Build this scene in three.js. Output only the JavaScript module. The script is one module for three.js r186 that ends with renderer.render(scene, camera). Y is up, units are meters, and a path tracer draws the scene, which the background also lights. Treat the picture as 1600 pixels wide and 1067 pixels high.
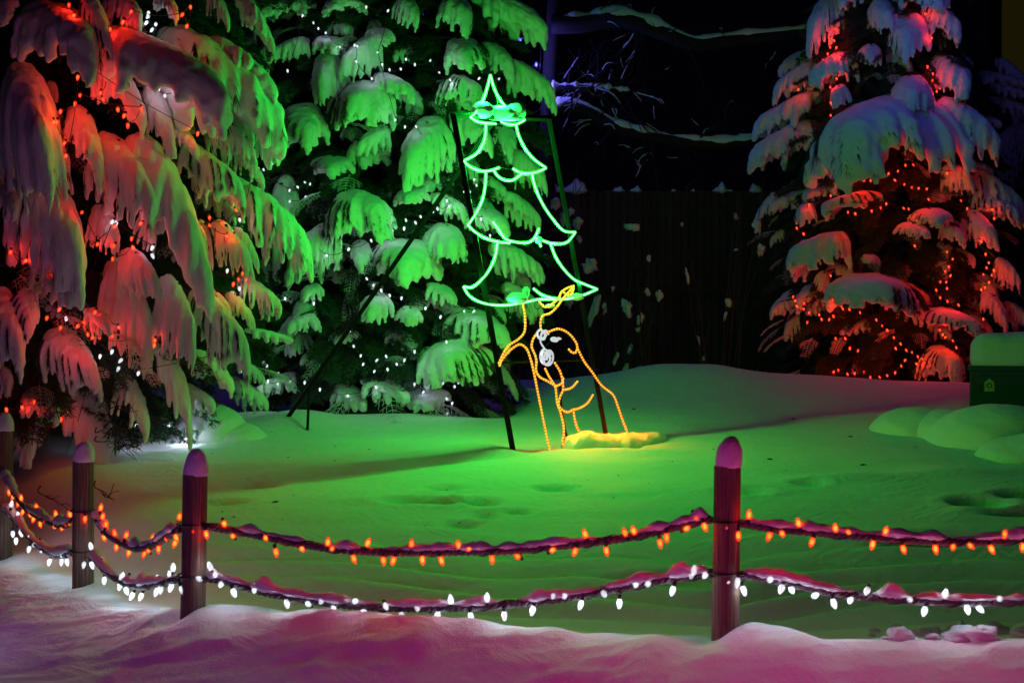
import * as THREE from 'three';
import { mergeGeometries } from 'three/addons/utils/BufferGeometryUtils.js';
import { ImprovedNoise } from 'three/addons/math/ImprovedNoise.js';
import { RoundedBoxGeometry } from 'three/addons/geometries/RoundedBoxGeometry.js';

// ------------------------------------------------------------------ camera, sky, moon, exposure
const scene = new THREE.Scene();
const F = 2222;                                        // focal length in pixels of the 1600 px wide photograph
const EYE = new THREE.Vector3(0, 1.75, 0);
const camera = new THREE.PerspectiveCamera(2 * Math.atan(533.5 / F) * 180 / Math.PI, 1600 / 1067, 0.1, 400);
camera.position.copy(EYE);
camera.lookAt(0, 1.75, -10);
camera.focus = 14.5;
camera.userData.fStop = 4;
{
  const W = 64, H = 32, data = new Float32Array(W * H * 4);
  for (let i = 0; i < W * H; i++) { data[i * 4] = 0.0006; data[i * 4 + 1] = 0.0005; data[i * 4 + 2] = 0.0018; data[i * 4 + 3] = 1; }
  const sky = new THREE.DataTexture(data, W, H, THREE.RGBAFormat, THREE.FloatType);
  sky.mapping = THREE.EquirectangularReflectionMapping; sky.magFilter = THREE.LinearFilter; sky.needsUpdate = true;
  scene.background = sky; scene.environment = sky;
}
const moon = new THREE.DirectionalLight(0xbfc8ff, 0.002);
moon.position.set(-8, 20, 6); moon.target.position.set(0, 0, -15); moon.castShadow = true; moon.shadow.radius = 4;
moon.shadow.camera.left = -14; moon.shadow.camera.right = 14; moon.shadow.camera.top = 14; moon.shadow.camera.bottom = -14; moon.shadow.camera.far = 70;
scene.add(moon, moon.target);
const renderer = new THREE.WebGLRenderer({ antialias: true });
renderer.setSize(1024, 682);
renderer.toneMapping = THREE.LinearToneMapping;
renderer.toneMappingExposure = 0.7;
renderer.shadowMap.enabled = true;

// light strengths (candela per lamp)
const I_GREEN = 1.3, I_AMBER = 0.013, I_RED_TREE = 0.046, I_WHITE_TREE = 0.012, I_RED_FENCE = 0.031, I_WHITE_FENCE = 0.04, I_BLUE = 1.4, I_ICY = 0.3, I_PINK = 1.5, I_VIOLET = 1.05;

// ------------------------------------------------------------------ helpers
const V = (x, y, z) => new THREE.Vector3(x, y, z);
function rng(seed) { let s = seed >>> 0; return () => { s = (s + 0x6d2b79f5) >>> 0; let t = Math.imul(s ^ (s >>> 15), 1 | s); t = (t + Math.imul(t ^ (t >>> 7), 61 | t)) ^ t; return ((t ^ (t >>> 14)) >>> 0) / 4294967296; }; }
const noiser = new ImprovedNoise();
const N3 = (x, y, z) => noiser.noise(x + 31.7, y + 11.3, z + 57.1);
const fbm = (x, y, z, o = 4) => { let a = 0.5, s = 0; for (let i = 0; i < o; i++) { s += a * N3(x, y, z); x *= 2.03; y *= 2.03; z *= 2.03; a *= 0.5; } return s; };
const sst = (a, b, x) => { const t = Math.min(1, Math.max(0, (x - a) / (b - a))); return t * t * (3 - 2 * t); };
const at = (px, py, d) => V((px - 800) / F * d, 1.75 - (py - 533.5) / F * d, -d);   // the point that the photograph shows at a pixel, d metres deep
const names = new Map();
function numbered(name) { const n = names.get(name) ?? 0; names.set(name, n + 1); return n ? `${name}_${String(n).padStart(3, '0')}` : name; }
function tag(o, label, category, group, kind) { if (label) o.userData.label = label; if (category) o.userData.category = category; if (group) o.userData.group = group; if (kind) o.userData.kind = kind; return o; }
function thing(name, pos, label, category, group) { const o = new THREE.Group(); o.name = numbered(name); o.position.copy(pos); scene.add(o); return tag(o, label, category, group); }
function mesh(name, geo, mat, parent) { const m = new THREE.Mesh(geo, mat); m.name = parent === scene ? numbered(name) : name; m.castShadow = m.receiveShadow = true; parent.add(m); return m; }
const local = (p, parent) => p.clone().sub(parent.position);
function lamp(color, intensity, pos, parent, radius = 1) { const l = new THREE.PointLight(color, intensity); l.position.copy(pos); l.castShadow = true; l.shadow.radius = radius; parent.add(l); return l; }
const C = (r, g, b) => new THREE.Color().setRGB(r, g, b);
function tube(points, r, seg = 0, sides = 6, closed = false) {
  const c = points.length === 2 ? new THREE.LineCurve3(points[0], points[1]) : new THREE.CatmullRomCurve3(points, closed, 'centripetal');
  return new THREE.TubeGeometry(c, seg || Math.max(1, (points.length - 1) * 6), r, sides, closed);
}
function limbTube(points, r0, r1, sides = 7, segs = 10) {                     // a tapered, closed tube
  const c = new THREE.CatmullRomCurve3(points, false, 'centripetal'), g = new THREE.TubeGeometry(c, segs, 1, sides, false), p = g.attributes.position, v = V(0, 0, 0);
  for (let i = 0; i <= segs; i++) {
    const m = c.getPointAt(i / segs), r = r0 + (r1 - r0) * i / segs;
    for (let j = 0; j <= sides; j++) { const k = i * (sides + 1) + j; v.fromBufferAttribute(p, k).sub(m).multiplyScalar(r).add(m); p.setXYZ(k, v.x, v.y, v.z); }
  }
  return g;
}
const bare = (g) => { const n = g.index ? g.toNonIndexed() : g.clone(); for (const k of Object.keys(n.attributes)) if (!['position', 'normal', 'uv'].includes(k)) n.deleteAttribute(k); return n; };
const merge = (list) => mergeGeometries(list.map(bare));

// naive surface nets: a closed skin round field < 0
function skin(field, lo, hi, cell) {
  const n = [0, 1, 2].map((k) => Math.ceil((hi[k] - lo[k]) / cell) + 1), [nx, ny, nz] = n, val = new Float32Array(nx * ny * nz), id = (i, j, k) => (k * ny + j) * nx + i;
  for (let k = 0; k < nz; k++) for (let j = 0; j < ny; j++) for (let i = 0; i < nx; i++) val[id(i, j, k)] = field(lo[0] + i * cell, lo[1] + j * cell, lo[2] + k * cell);
  const vert = new Int32Array(nx * ny * nz).fill(-1), pos = [], idx = [];
  for (let k = 0; k < nz - 1; k++) for (let j = 0; j < ny - 1; j++) for (let i = 0; i < nx - 1; i++) {
    let c = 0, sx = 0, sy = 0, sz = 0, inside = 0;
    for (let e = 0; e < 8; e++) if (val[id(i + (e & 1), j + ((e >> 1) & 1), k + (e >> 2))] < 0) inside++;
    if (!inside || inside === 8) continue;
    for (let e = 0; e < 8; e++) for (const ax of [1, 2, 4]) {
      if (e & ax) continue;
      const a = val[id(i + (e & 1), j + ((e >> 1) & 1), k + (e >> 2))], f = e | ax, b = val[id(i + (f & 1), j + ((f >> 1) & 1), k + (f >> 2))];
      if ((a < 0) === (b < 0)) continue;
      const t = a / (a - b);
      sx += (e & 1) + (ax === 1 ? t : 0); sy += ((e >> 1) & 1) + (ax === 2 ? t : 0); sz += (e >> 2) + (ax === 4 ? t : 0); c++;
    }
    vert[id(i, j, k)] = pos.length / 3;
    pos.push(lo[0] + (i + sx / c) * cell, lo[1] + (j + sy / c) * cell, lo[2] + (k + sz / c) * cell);
  }
  const quad = (a, b, c, d, flip) => { if (Math.min(a, b, c, d) < 0) return; flip ? idx.push(a, c, b, a, d, c) : idx.push(a, b, c, a, c, d); };
  for (let k = 1; k < nz - 1; k++) for (let j = 1; j < ny - 1; j++) for (let i = 1; i < nx - 1; i++) {
    const a = val[id(i, j, k)] < 0;
    if (a !== val[id(i + 1, j, k)] < 0) quad(vert[id(i, j - 1, k - 1)], vert[id(i, j, k - 1)], vert[id(i, j, k)], vert[id(i, j - 1, k)], !a);
    if (a !== val[id(i, j + 1, k)] < 0) quad(vert[id(i - 1, j, k - 1)], vert[id(i - 1, j, k)], vert[id(i, j, k)], vert[id(i, j, k - 1)], !a);
    if (a !== val[id(i, j, k + 1)] < 0) quad(vert[id(i - 1, j - 1, k)], vert[id(i, j - 1, k)], vert[id(i, j, k)], vert[id(i - 1, j, k)], !a);
  }
  const g = new THREE.BufferGeometry();
  g.setAttribute('position', new THREE.Float32BufferAttribute(pos, 3));
  g.setIndex(idx);
  return finish(g);
}
function finish(g) {
  g.computeVertexNormals();
  const p = g.attributes.position, uv = new Float32Array(p.count * 2);
  for (let i = 0; i < p.count; i++) { uv[i * 2] = p.getX(i) + p.getZ(i) * 0.6; uv[i * 2 + 1] = p.getY(i) + p.getZ(i) * 0.8; }
  g.setAttribute('uv', new THREE.BufferAttribute(uv, 2));
  return g;
}
const smin = (a, b, k) => { const h = Math.max(k - Math.abs(a - b), 0) / k; return Math.min(a, b) - h * h * k * 0.25; };
function capsule(x, y, z, c) {                                                   // c = [ax,ay,az, bx,by,bz, ra, rb]
  const dx = c[3] - c[0], dy = c[4] - c[1], dz = c[5] - c[2], px = x - c[0], py = y - c[1], pz = z - c[2];
  const t = Math.min(1, Math.max(0, (px * dx + py * dy + pz * dz) / (dx * dx + dy * dy + dz * dz + 1e-9)));
  return Math.hypot(px - dx * t, py - dy * t, pz - dz * t) - (c[6] + (c[7] - c[6]) * t);
}

// ------------------------------------------------------------------ materials
function noiseTexture(size, f, seed, srgb) {
  const d = new Uint8Array(size * size * 4);
  for (let y = 0; y < size; y++) for (let x = 0; x < size; x++) { const c = f(x / size, y / size, seed), i = (y * size + x) * 4; d[i] = c[0]; d[i + 1] = c[1] ?? c[0]; d[i + 2] = c[2] ?? c[0]; d[i + 3] = 255; }
  const t = new THREE.DataTexture(d, size, size); t.wrapS = t.wrapT = THREE.RepeatWrapping; t.magFilter = THREE.LinearFilter; if (srgb) t.colorSpace = THREE.SRGBColorSpace; t.needsUpdate = true; return t;
}
const torus = (u, v, s, k) => fbm(Math.cos(u * 6.2832) * k + s, Math.sin(u * 6.2832) * k + Math.cos(v * 6.2832) * k, Math.sin(v * 6.2832) * k - s, 5);
const grainT = noiseTexture(512, (u, v) => { const h = 128 + 150 * torus(u, v, 3, 2.2) + 60 * N3(u * 190, v * 190, 4); return [Math.max(0, Math.min(255, h))]; }, 1);
const snowM = new THREE.MeshPhysicalMaterial({ color: C(0.86, 0.87, 0.9), roughness: 0.6, bumpMap: grainT, bumpScale: 0.016 });
const padM = new THREE.MeshPhysicalMaterial({ color: C(0.86, 0.87, 0.9), roughness: 0.8, bumpMap: grainT, bumpScale: 0.012 });
const woodT = noiseTexture(512, (u, v) => {
  const w = fbm(Math.cos(u * 6.2832) * 5, Math.sin(u * 6.2832) * 5, v * 2.2, 5), k = fbm(Math.cos(u * 6.2832) * 22, Math.sin(u * 6.2832) * 22, v * 3, 3), crack = k > 0.2 ? 0.55 : 1;
  const b = (0.62 + 0.55 * w + 0.25 * k) * crack; return [Math.max(18, 172 * b), Math.max(14, 140 * b), Math.max(10, 112 * b)];
}, 1, true);
const woodB = noiseTexture(512, (u, v) => { const k = fbm(Math.cos(u * 6.2832) * 22, Math.sin(u * 6.2832) * 22, v * 3, 4); return [k > 0.2 ? 30 : 150 + 120 * k]; }, 1);
const postM = new THREE.MeshStandardMaterial({ map: woodT, bumpMap: woodB, bumpScale: 0.004, roughness: 0.78 });
const ropeM = new THREE.MeshStandardMaterial({ color: C(0.085, 0.07, 0.075), roughness: 0.8, bumpMap: grainT, bumpScale: 0.003 });
const cordM = new THREE.MeshStandardMaterial({ color: C(0.012, 0.016, 0.012), roughness: 0.55 });
const steelM = new THREE.MeshPhysicalMaterial({ color: C(0.006, 0.006, 0.006), roughness: 0.6, specularIntensity: 0.25 });
const barkM = new THREE.MeshStandardMaterial({ color: C(0.06, 0.045, 0.035), roughness: 0.95 });
const needleM = new THREE.MeshStandardMaterial({ color: C(0.03, 0.055, 0.034), roughness: 0.7, side: THREE.DoubleSide });
const glow = (r, g, b, s = 1) => new THREE.MeshStandardMaterial({ color: C(0.05, 0.05, 0.05), emissive: C(r, g, b), emissiveIntensity: s, roughness: 0.5 });
const shell = (color, emissive, opacity) => new THREE.MeshStandardMaterial({ color, emissive, emissiveIntensity: 1, transparent: true, opacity, roughness: 0.25 });
const G_RED = C(1, 0.014, 0.006), G_WHITE = C(0.72, 0.8, 1), G_GREEN = C(0.005, 1, 0.055), G_AMBER = C(1, 0.36, 0.015), G_BLUE = C(0.16, 0.13, 1);

// ------------------------------------------------------------------ the ground
const FENCE = [[-6.2, 14.6], [-4.24, 11.8], [-3.18, 10.5], [-1.97, 8.77], [1.19, 7.94], [4.3, 7.75], [9, 7.9]];
function fenceSide(x, d) {                                                       // signed metres behind the fence line
  let best = 1e9, s = 0;
  for (let i = 0; i + 1 < FENCE.length; i++) {
    const [ax, ad] = FENCE[i], [bx, bd] = FENCE[i + 1], ux = bx - ax, ud = bd - ad, t = Math.min(1, Math.max(0, ((x - ax) * ux + (d - ad) * ud) / (ux * ux + ud * ud)));
    const ex = x - ax - ux * t, ed = d - ad - ud * t, q = Math.hypot(ex, ed);
    if (q < best) { best = q; s = (ux * ed - ud * ex) > 0 ? q : -q; }
  }
  return s;
}
const PROFILE = [[0, 0], [8, 0.02], [8.6, -0.08], [9.2, -0.1], [10, 0.0], [12, 0.35], [13.2, 0.5], [14.3, 0.58], [15, 0.66], [16.5, 0.78], [18, 0.9], [20, 1.12], [21, 1.15], [24, 1], [40, 1.1], [150, 1.4]];
function profile(d) { let i = 0; while (i < PROFILE.length - 2 && d > PROFILE[i + 1][0]) i++; const [a, ha] = PROFILE[i], [b, hb] = PROFILE[i + 1], t = Math.min(1, Math.max(0, (d - a) / (b - a))); return ha + (hb - ha) * t; }
const smoothProfile = (d) => (profile(d - 0.5) + profile(d - 0.25) + profile(d) * 2 + profile(d + 0.25) + profile(d + 0.5)) / 6;
const gauss = (x, d, cx, cd, rx, rd) => Math.exp(-(((x - cx) / rx) ** 2) - ((d - cd) / rd) ** 2);
const DENTS = [[-0.82, 12.2, 0.26, 0.12, 0.075], [-0.6, 12.15, 0.16, 0.1, 0.06], [-0.28, 12.2, 0.14, 0.13, 0.07], [-0.62, 12.75, 0.16, 0.1, 0.04], [0.4, 12.75, 0.17, 0.1, 0.055], [-0.4, 11.5, 0.14, 0.1, 0.04], [-0.2, 11.75, 0.1, 0.1, 0.03], [0.05, 11.9, 0.13, 0.08, 0.045], [2.05, 12.6, 0.2, 0.12, 0.05], [2.7, 12.9, 0.14, 0.1, 0.035], [4.0, 12.15, 0.2, 0.16, 0.1], [4.5, 12.4, 0.22, 0.14, 0.09], [4.3, 11.8, 0.35, 0.1, 0.07], [3.3, 11.1, 0.4, 0.14, 0.06], [-2.5, 12.2, 0.2, 0.1, 0.05], [-2.35, 12.9, 0.2, 0.1, 0.05], [1.1, 10.2, 0.4, 0.12, 0.04]];
function groundH(x, d) {
  const s = fenceSide(x, d);
  let h = s > 0 ? smoothProfile(d) * sst(-0.1, 1.3, s) : -0.2 * sst(0.1, 1.1, -s);
  const wob = 0.12 * N3(x * 0.9, 3, d * 0.9), r = s + 0.06 + wob, crest = (0.12 + 0.05 * N3(x * 1.7, 9, 4.2) + 0.03 * N3(x * 5, 2, d * 4)) * (1 - 0.85 * sst(-1.8, -2.7, x));
  h -= 0.08 * sst(-1.8, -2.6, x) * sst(0.9, 0.2, Math.abs(s));
  h += crest * (r > 0 ? Math.exp(-((r / 0.26) ** 2)) : Math.exp(-((r / 0.42) ** 2)));
  for (const [fx, fd] of FENCE.slice(1, 6)) { const q = Math.hypot(x - fx - 0.16, d - fd + 0.02); h += 0.03 * Math.exp(-((q / 0.2) ** 2)) - 0.05 * Math.exp(-((Math.hypot(x - fx + 0.12, d - fd + 0.05) / 0.12) ** 2)); }
  if (s > 0.3) {
    const a = sst(0.3, 1.2, s);
    h += a * 0.035 * fbm(x * 0.45, 1.3, d * 0.9, 3) * 2;
    const warp = d + 0.55 * N3(x * 0.42, 7, d * 0.25) + 0.12 * N3(x * 1.4, 2, d), rip = warp * 2.1 + 0.5 * N3(x * 0.8, 5, d * 0.5);
    const saw = rip - Math.floor(rip), wave = saw < 0.78 ? saw / 0.78 : (1 - saw) / 0.22, amp = 0.075 * sst(12.2, 9.2, d) * (0.45 + 0.9 * Math.max(0, 0.5 + N3(x * 0.35, 8, warp * 0.8)));
    h += a * amp * (wave * wave * (3 - 2 * wave) - 0.5);
    h += a * 0.012 * fbm(x * 1.1, 4, d * 5.5, 2);
  }
  if (s < 0.5) h += 0.012 * sst(0.5, -0.3, s) * fbm(x * 1.3, 2, d * 6, 3) * 2;
  if (s < 0.15) h += 0.02 * sst(0.15, -0.1, s) * (fbm(x * 3.5, 1, d * 9, 4) + 0.5 * Math.abs(N3(x * 6, 3, d * 14)));
  if (x < -1.4 && s < 0.1) h += 0.035 * sst(-1.4, -2.3, x) * fbm(x * 2.2, 6, d * 2.6, 4) * 1.6;
  h -= 0.3 * sst(0.6, -0.4, x) * sst(16.4, 19.5, d) * sst(26, 21, d);
  // the drift edge that runs left from the foot of the light display
  const ux = 2.4, ud = 1.1, len = Math.hypot(ux, ud), e = ((d - 14.2) * ux - (x + 0.01) * ud) / len + 0.05 * N3(x * 2.2, 1, 1), along = -((x + 0.01) * ux + (d - 14.2) * ud) / len;
  h += 0.085 * sst(-0.05, 0.05, e) * sst(-0.35, 0.15, along) * sst(3.4, 1.9, along) * sst(2, 0.3, e);
  h += 0.26 * gauss(x, d, 2.3, 20.2, 1.5, 1.1) + 0.05 * gauss(x, d, 2.9, 20, 0.4, 0.6) + 0.06 * gauss(x, d, 2.0, 20, 0.5, 0.5) + 0.1 * gauss(x, d, 4.5, 20.5, 1.3, 0.8) - 0.06 * gauss(x, d, 0.4, 20, 0.7, 0.8);
  h += 0.16 * gauss(x, d, -2.5, 16.6, 0.55, 0.5) + 0.1 * gauss(x, d, -3.1, 17.4, 0.7, 0.5) + 0.1 * gauss(x, d, -1.3, 17.2, 0.9, 0.4) + 0.05 * gauss(x, d, 1.1, 14.5, 1.2, 0.25);
  h += 0.12 * gauss(x, d, 3.1, 13.1, 0.5, 0.18) * 0.6 + 0.1 * gauss(x, d, 4.2, 13.3, 0.7, 0.25) * 0.6;
  for (const [cx, cd, rx, rd, k] of DENTS) if (Math.abs(x - cx) < rx * 3 && Math.abs(d - cd) < rd * 4) { const q = ((x - cx) / rx) ** 2 + ((d - cd) / rd) ** 2; h += -1.35 * k * Math.exp(-q) + k * 0.25 * Math.exp(-(((Math.sqrt(q) - 1.6) / 0.5) ** 2)); }
  return h;
}
function ground(px, py) { let d = 7; for (; d < 30; d += 0.02) if (1.75 - (py - 533.5) / F * d < groundH((px - 800) / F * d, d)) break; return at(px, py, d); }
const onGround = (x, d) => V(x, groundH(x, d), -d);
{
  const line = (stops) => { const out = []; for (const [a, b, step] of stops) for (let v = a; v < b - 1e-6; v += step) out.push(v); out.push(stops[stops.length - 1][1]); return out; };
  const xs = line([[-120, -20, 10], [-20, -8, 1], [-8, -4.6, 0.12], [-4.6, 5.8, 0.04], [5.8, 9, 0.12], [9, 20, 1], [20, 120, 10]]), ds = line([[-40, 0, 5], [0, 6.6, 0.6], [6.6, 11, 0.03], [11, 16.5, 0.045], [16.5, 22, 0.08], [22, 30, 0.5], [30, 150, 10]]);
  const pos = [], uv = [], idx = [], w = xs.length;
  for (const d of ds) for (const x of xs) { pos.push(x, groundH(x, d), -d); uv.push(x, d); }
  for (let j = 0; j + 1 < ds.length; j++) for (let i = 0; i + 1 < w; i++) { const a = j * w + i; idx.push(a, a + 1, a + w + 1, a, a + w + 1, a + w); }
  const g = new THREE.BufferGeometry();
  g.setAttribute('position', new THREE.Float32BufferAttribute(pos, 3)); g.setAttribute('uv', new THREE.Float32BufferAttribute(uv, 2)); g.setIndex(idx); g.computeVertexNormals();
  tag(mesh('ground', g, snowM, scene), 'deep wind-rippled snow covering the whole park lawn', null, null, 'structure');
}

// ------------------------------------------------------------------ snow pads of the spruces: drooping hands with many fingers
function padTemplate(seed, n, spread, droop, k) {
  const R = rng(seed), caps = [], paths = [], bend = (R() - 0.5) * 0.2;
  const S = (u) => V(bend * Math.sin(u * 3), -droop * Math.pow(u, 1.7), -0.5 + u);               // the bough: out from the trunk, then down
  for (let i = 0; i < 7; i++) { const a = S(i / 7), b = S((i + 1) / 7), w = spread * 0.16 * Math.sin(Math.PI * (0.2 + 0.7 * i / 7)); for (const q of [-1, 1]) caps.push([a.x + q * w, a.y - 0.05, a.z, b.x + q * w, b.y - 0.05, b.z, 0.135 - 0.006 * i, 0.13 - 0.006 * i]); }
  const add = (P, r0, r1, steps) => { let a = P(0), ra = r0; for (let i = 1; i <= steps; i++) { const t = i / steps, b = P(t), rb = r0 + (r1 - r0) * Math.pow(t, 0.9); caps.push([a.x, a.y, a.z, b.x, b.y, b.z, ra, rb]); a = b; ra = rb; } };
  for (let i = 0; i < n; i++) {
    const u = 0.1 + 0.9 * i / (n - 1), side = i % 2 ? 1 : -1, phi = side * 1.5 * (1 - Math.pow(u, 1.6)) + (R() - 0.5) * 0.3, len = spread * (0.46 - 0.16 * u) * (0.8 + 0.35 * R()), drop = (0.3 + 0.36 * R()) * (1 - 0.25 * u);
    const p0 = S(u).add(V(0, -0.04, 0)), dir = V(Math.sin(phi), 0, Math.cos(phi)), p1 = p0.clone().addScaledVector(dir, len * 0.85).add(V(0, 0.0, 0)), p2 = p0.clone().addScaledVector(dir, len * (0.9 + 0.25 * R())).add(V(0, -drop, 0));
    const P = (t) => V(0, 0, 0).addScaledVector(p0, (1 - t) ** 2).addScaledVector(p1, 2 * t * (1 - t)).addScaledVector(p2, t * t), fat = 3.2 / (n * 0.5 + 2) * (0.8 + 0.4 * R());
    add(P, 0.125, 0.07 * fat + 0.013, 6);
    paths.push(P);
    for (let q = 0; q < 4; q++) {                                                // side tips that make the edge ragged
      const t = 0.38 + 0.5 * R(), a = P(t), sd = q % 2 ? -1 : 1, b = V(a.x + sd * (0.04 + 0.05 * R()) * Math.cos(phi), a.y - 0.09 - 0.12 * R(), a.z - sd * 0.07 * Math.sin(phi) + 0.02);
      caps.push([a.x, a.y, a.z, b.x, b.y, b.z, 0.06 * fat + 0.018, 0.017]);
    }
  }
  const boxes = caps.map((c) => [Math.min(c[0], c[3]), Math.max(c[0], c[3]), Math.min(c[1], c[4]), Math.max(c[1], c[4]), Math.min(c[2], c[5]), Math.max(c[2], c[5]), Math.max(c[6], c[7]) + k]);
  const field = (x, y, z) => {
    let v = 0.3;
    for (let i = 0; i < caps.length; i++) { const b = boxes[i], m = b[6]; if (x < b[0] - m || x > b[1] + m || y < b[2] - m || y > b[3] + m || z < b[4] - m || z > b[5] + m) continue; v = smin(v, capsule(x, y, z, caps[i]), k); }
    return v < 0.12 ? v + 0.022 * N3(x * 5 + seed, y * 5, z * 5) + 0.014 * N3(x * 11, y * 11 + seed, z * 11) + 0.006 * N3(x * 24, y * 24, z * 24 + seed) : v;
  };
  const g = skin(field, [-0.98, -1.4, -0.8], [0.98, 0.24, 1.05], 0.0235);
  // needles along the under side of every finger
  const np = [], nn = [];
  for (const P of paths) for (let i = 0; i < 16; i++) {
    const t = 0.3 + 0.72 * i / 16, c = P(Math.min(1.06, t)), dir = P(Math.min(1, t) ).sub(P(Math.min(1, t) - 0.06)).normalize();
    for (let q = 0; q < 13; q++) {
      const out = V(R() - 0.5, -0.25 - 0.7 * R(), R() - 0.5).addScaledVector(dir, 0.5).normalize(), len = (0.085 + 0.06 * R()) * (t > 0.85 ? 1.35 : 1), root = c.clone().addScaledVector(out, 0.01), tip = c.clone().addScaledVector(out, len), side = V(0, 0, 0).crossVectors(out, V(R(), R(), R())).normalize().multiplyScalar(0.006);
      const a = root.clone().add(side), b = root.clone().sub(side), nrm = V(0, 0, 0).crossVectors(b.clone().sub(a), tip.clone().sub(a)).normalize();
      np.push(...a.toArray(), ...b.toArray(), ...tip.toArray()); for (let z = 0; z < 3; z++) nn.push(...nrm.toArray());
    }
  }
  const ng = new THREE.BufferGeometry(); ng.setAttribute('position', new THREE.Float32BufferAttribute(np, 3)); ng.setAttribute('normal', new THREE.Float32BufferAttribute(nn, 3));
  g.computeBoundingBox();
  const b = g.boundingBox, sx = 1 / (b.max.x - b.min.x), sy = 1 / (b.max.y - b.min.y);
  for (const q of [g, ng]) { q.translate(-(b.max.x + b.min.x) / 2, -b.max.y, 0); q.scale(sx, sy, 1); }
  finish(g);
  return { snow: g, needles: ng };
}
const PADS = { A: [], B: [], W: [], S: [] };                                     // broad hands, long narrow drapes, wide curtains, small tufts
for (let i = 0; i < 7; i++) PADS.A.push(padTemplate(101 + i * 7, 15 + (i % 4), 1, 0.42, 0.07));
for (let i = 0; i < 5; i++) PADS.B.push(padTemplate(301 + i * 7, 12 + (i % 3), 0.8, 0.75, 0.07));
for (let i = 0; i < 3; i++) PADS.W.push(padTemplate(501 + i * 7, 23 + i * 2, 1.15, 0.22, 0.06));
for (let i = 0; i < 4; i++) PADS.S.push(padTemplate(701 + i * 7, 9 + (i % 2), 1, 0.4, 0.075));

// a flat spray of bare twigs, used dark with needles inside the crowns and dusted with snow between the pads
function spray(seed, r, needles) {
  const R = rng(seed), list = [], np = [], nn = [];
  const axis = [V(0, 0, 0), V(0, 0.02, 0.3), V(0, -0.04, 0.6), V(0, -0.16, 0.9)], curve = new THREE.CatmullRomCurve3(axis);
  const twig = (a, b, w) => { const m = a.clone().lerp(b, 0.5); m.y += 0.025; list.push(limbTube([a, m, b], w, w * 0.5, 4, 3)); if (needles) for (let i = 0; i < 16; i++) { const c = a.clone().lerp(b, i / 15), o = V(R() - 0.5, R() - 0.5, R() - 0.5).normalize().addScaledVector(b.clone().sub(a).normalize(), 0.6).normalize(), tip = c.clone().addScaledVector(o, 0.075), s = V(0, 0, 0).crossVectors(o, V(R(), R(), R())).normalize().multiplyScalar(0.006), p = c.clone().add(s), q = c.clone().sub(s), n = V(0, 0, 0).crossVectors(q.clone().sub(p), tip.clone().sub(p)).normalize(); np.push(...p.toArray(), ...q.toArray(), ...tip.toArray()); for (let z = 0; z < 3; z++) nn.push(...n.toArray()); } };
  list.push(limbTube(axis, r * 1.3, r * 0.7, 5, 6));
  for (let i = 1; i < 10; i++) for (const s of [-1, 1]) {
    const t = i / 10, a = curve.getPointAt(t), len = 0.36 * (1 - t * 0.7) * (0.7 + 0.5 * R()), b = a.clone().add(V(s * len * 0.8, -0.08 * len - 0.1 * R() * len, len * (0.55 + 0.2 * R())));
    twig(a, b, r);
    if (len > 0.17) for (const q of [0.4, 0.7]) { const c = a.clone().lerp(b, q); twig(c, c.clone().add(V(s * len * 0.1, -0.04, len * 0.42)), r * 0.8); }
  }
  let g = merge(list);
  if (needles) { const n = new THREE.BufferGeometry(); n.setAttribute('position', new THREE.Float32BufferAttribute(np, 3)); n.setAttribute('normal', new THREE.Float32BufferAttribute(nn, 3)); g.deleteAttribute('uv'); g = mergeGeometries([g, n]); }
  return g;
}
const DARK = [spray(11, 0.006, true), spray(12, 0.006, true)], FROST = [spray(21, 0.0075, false), spray(22, 0.006, false), spray(23, 0.009, false)];

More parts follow.
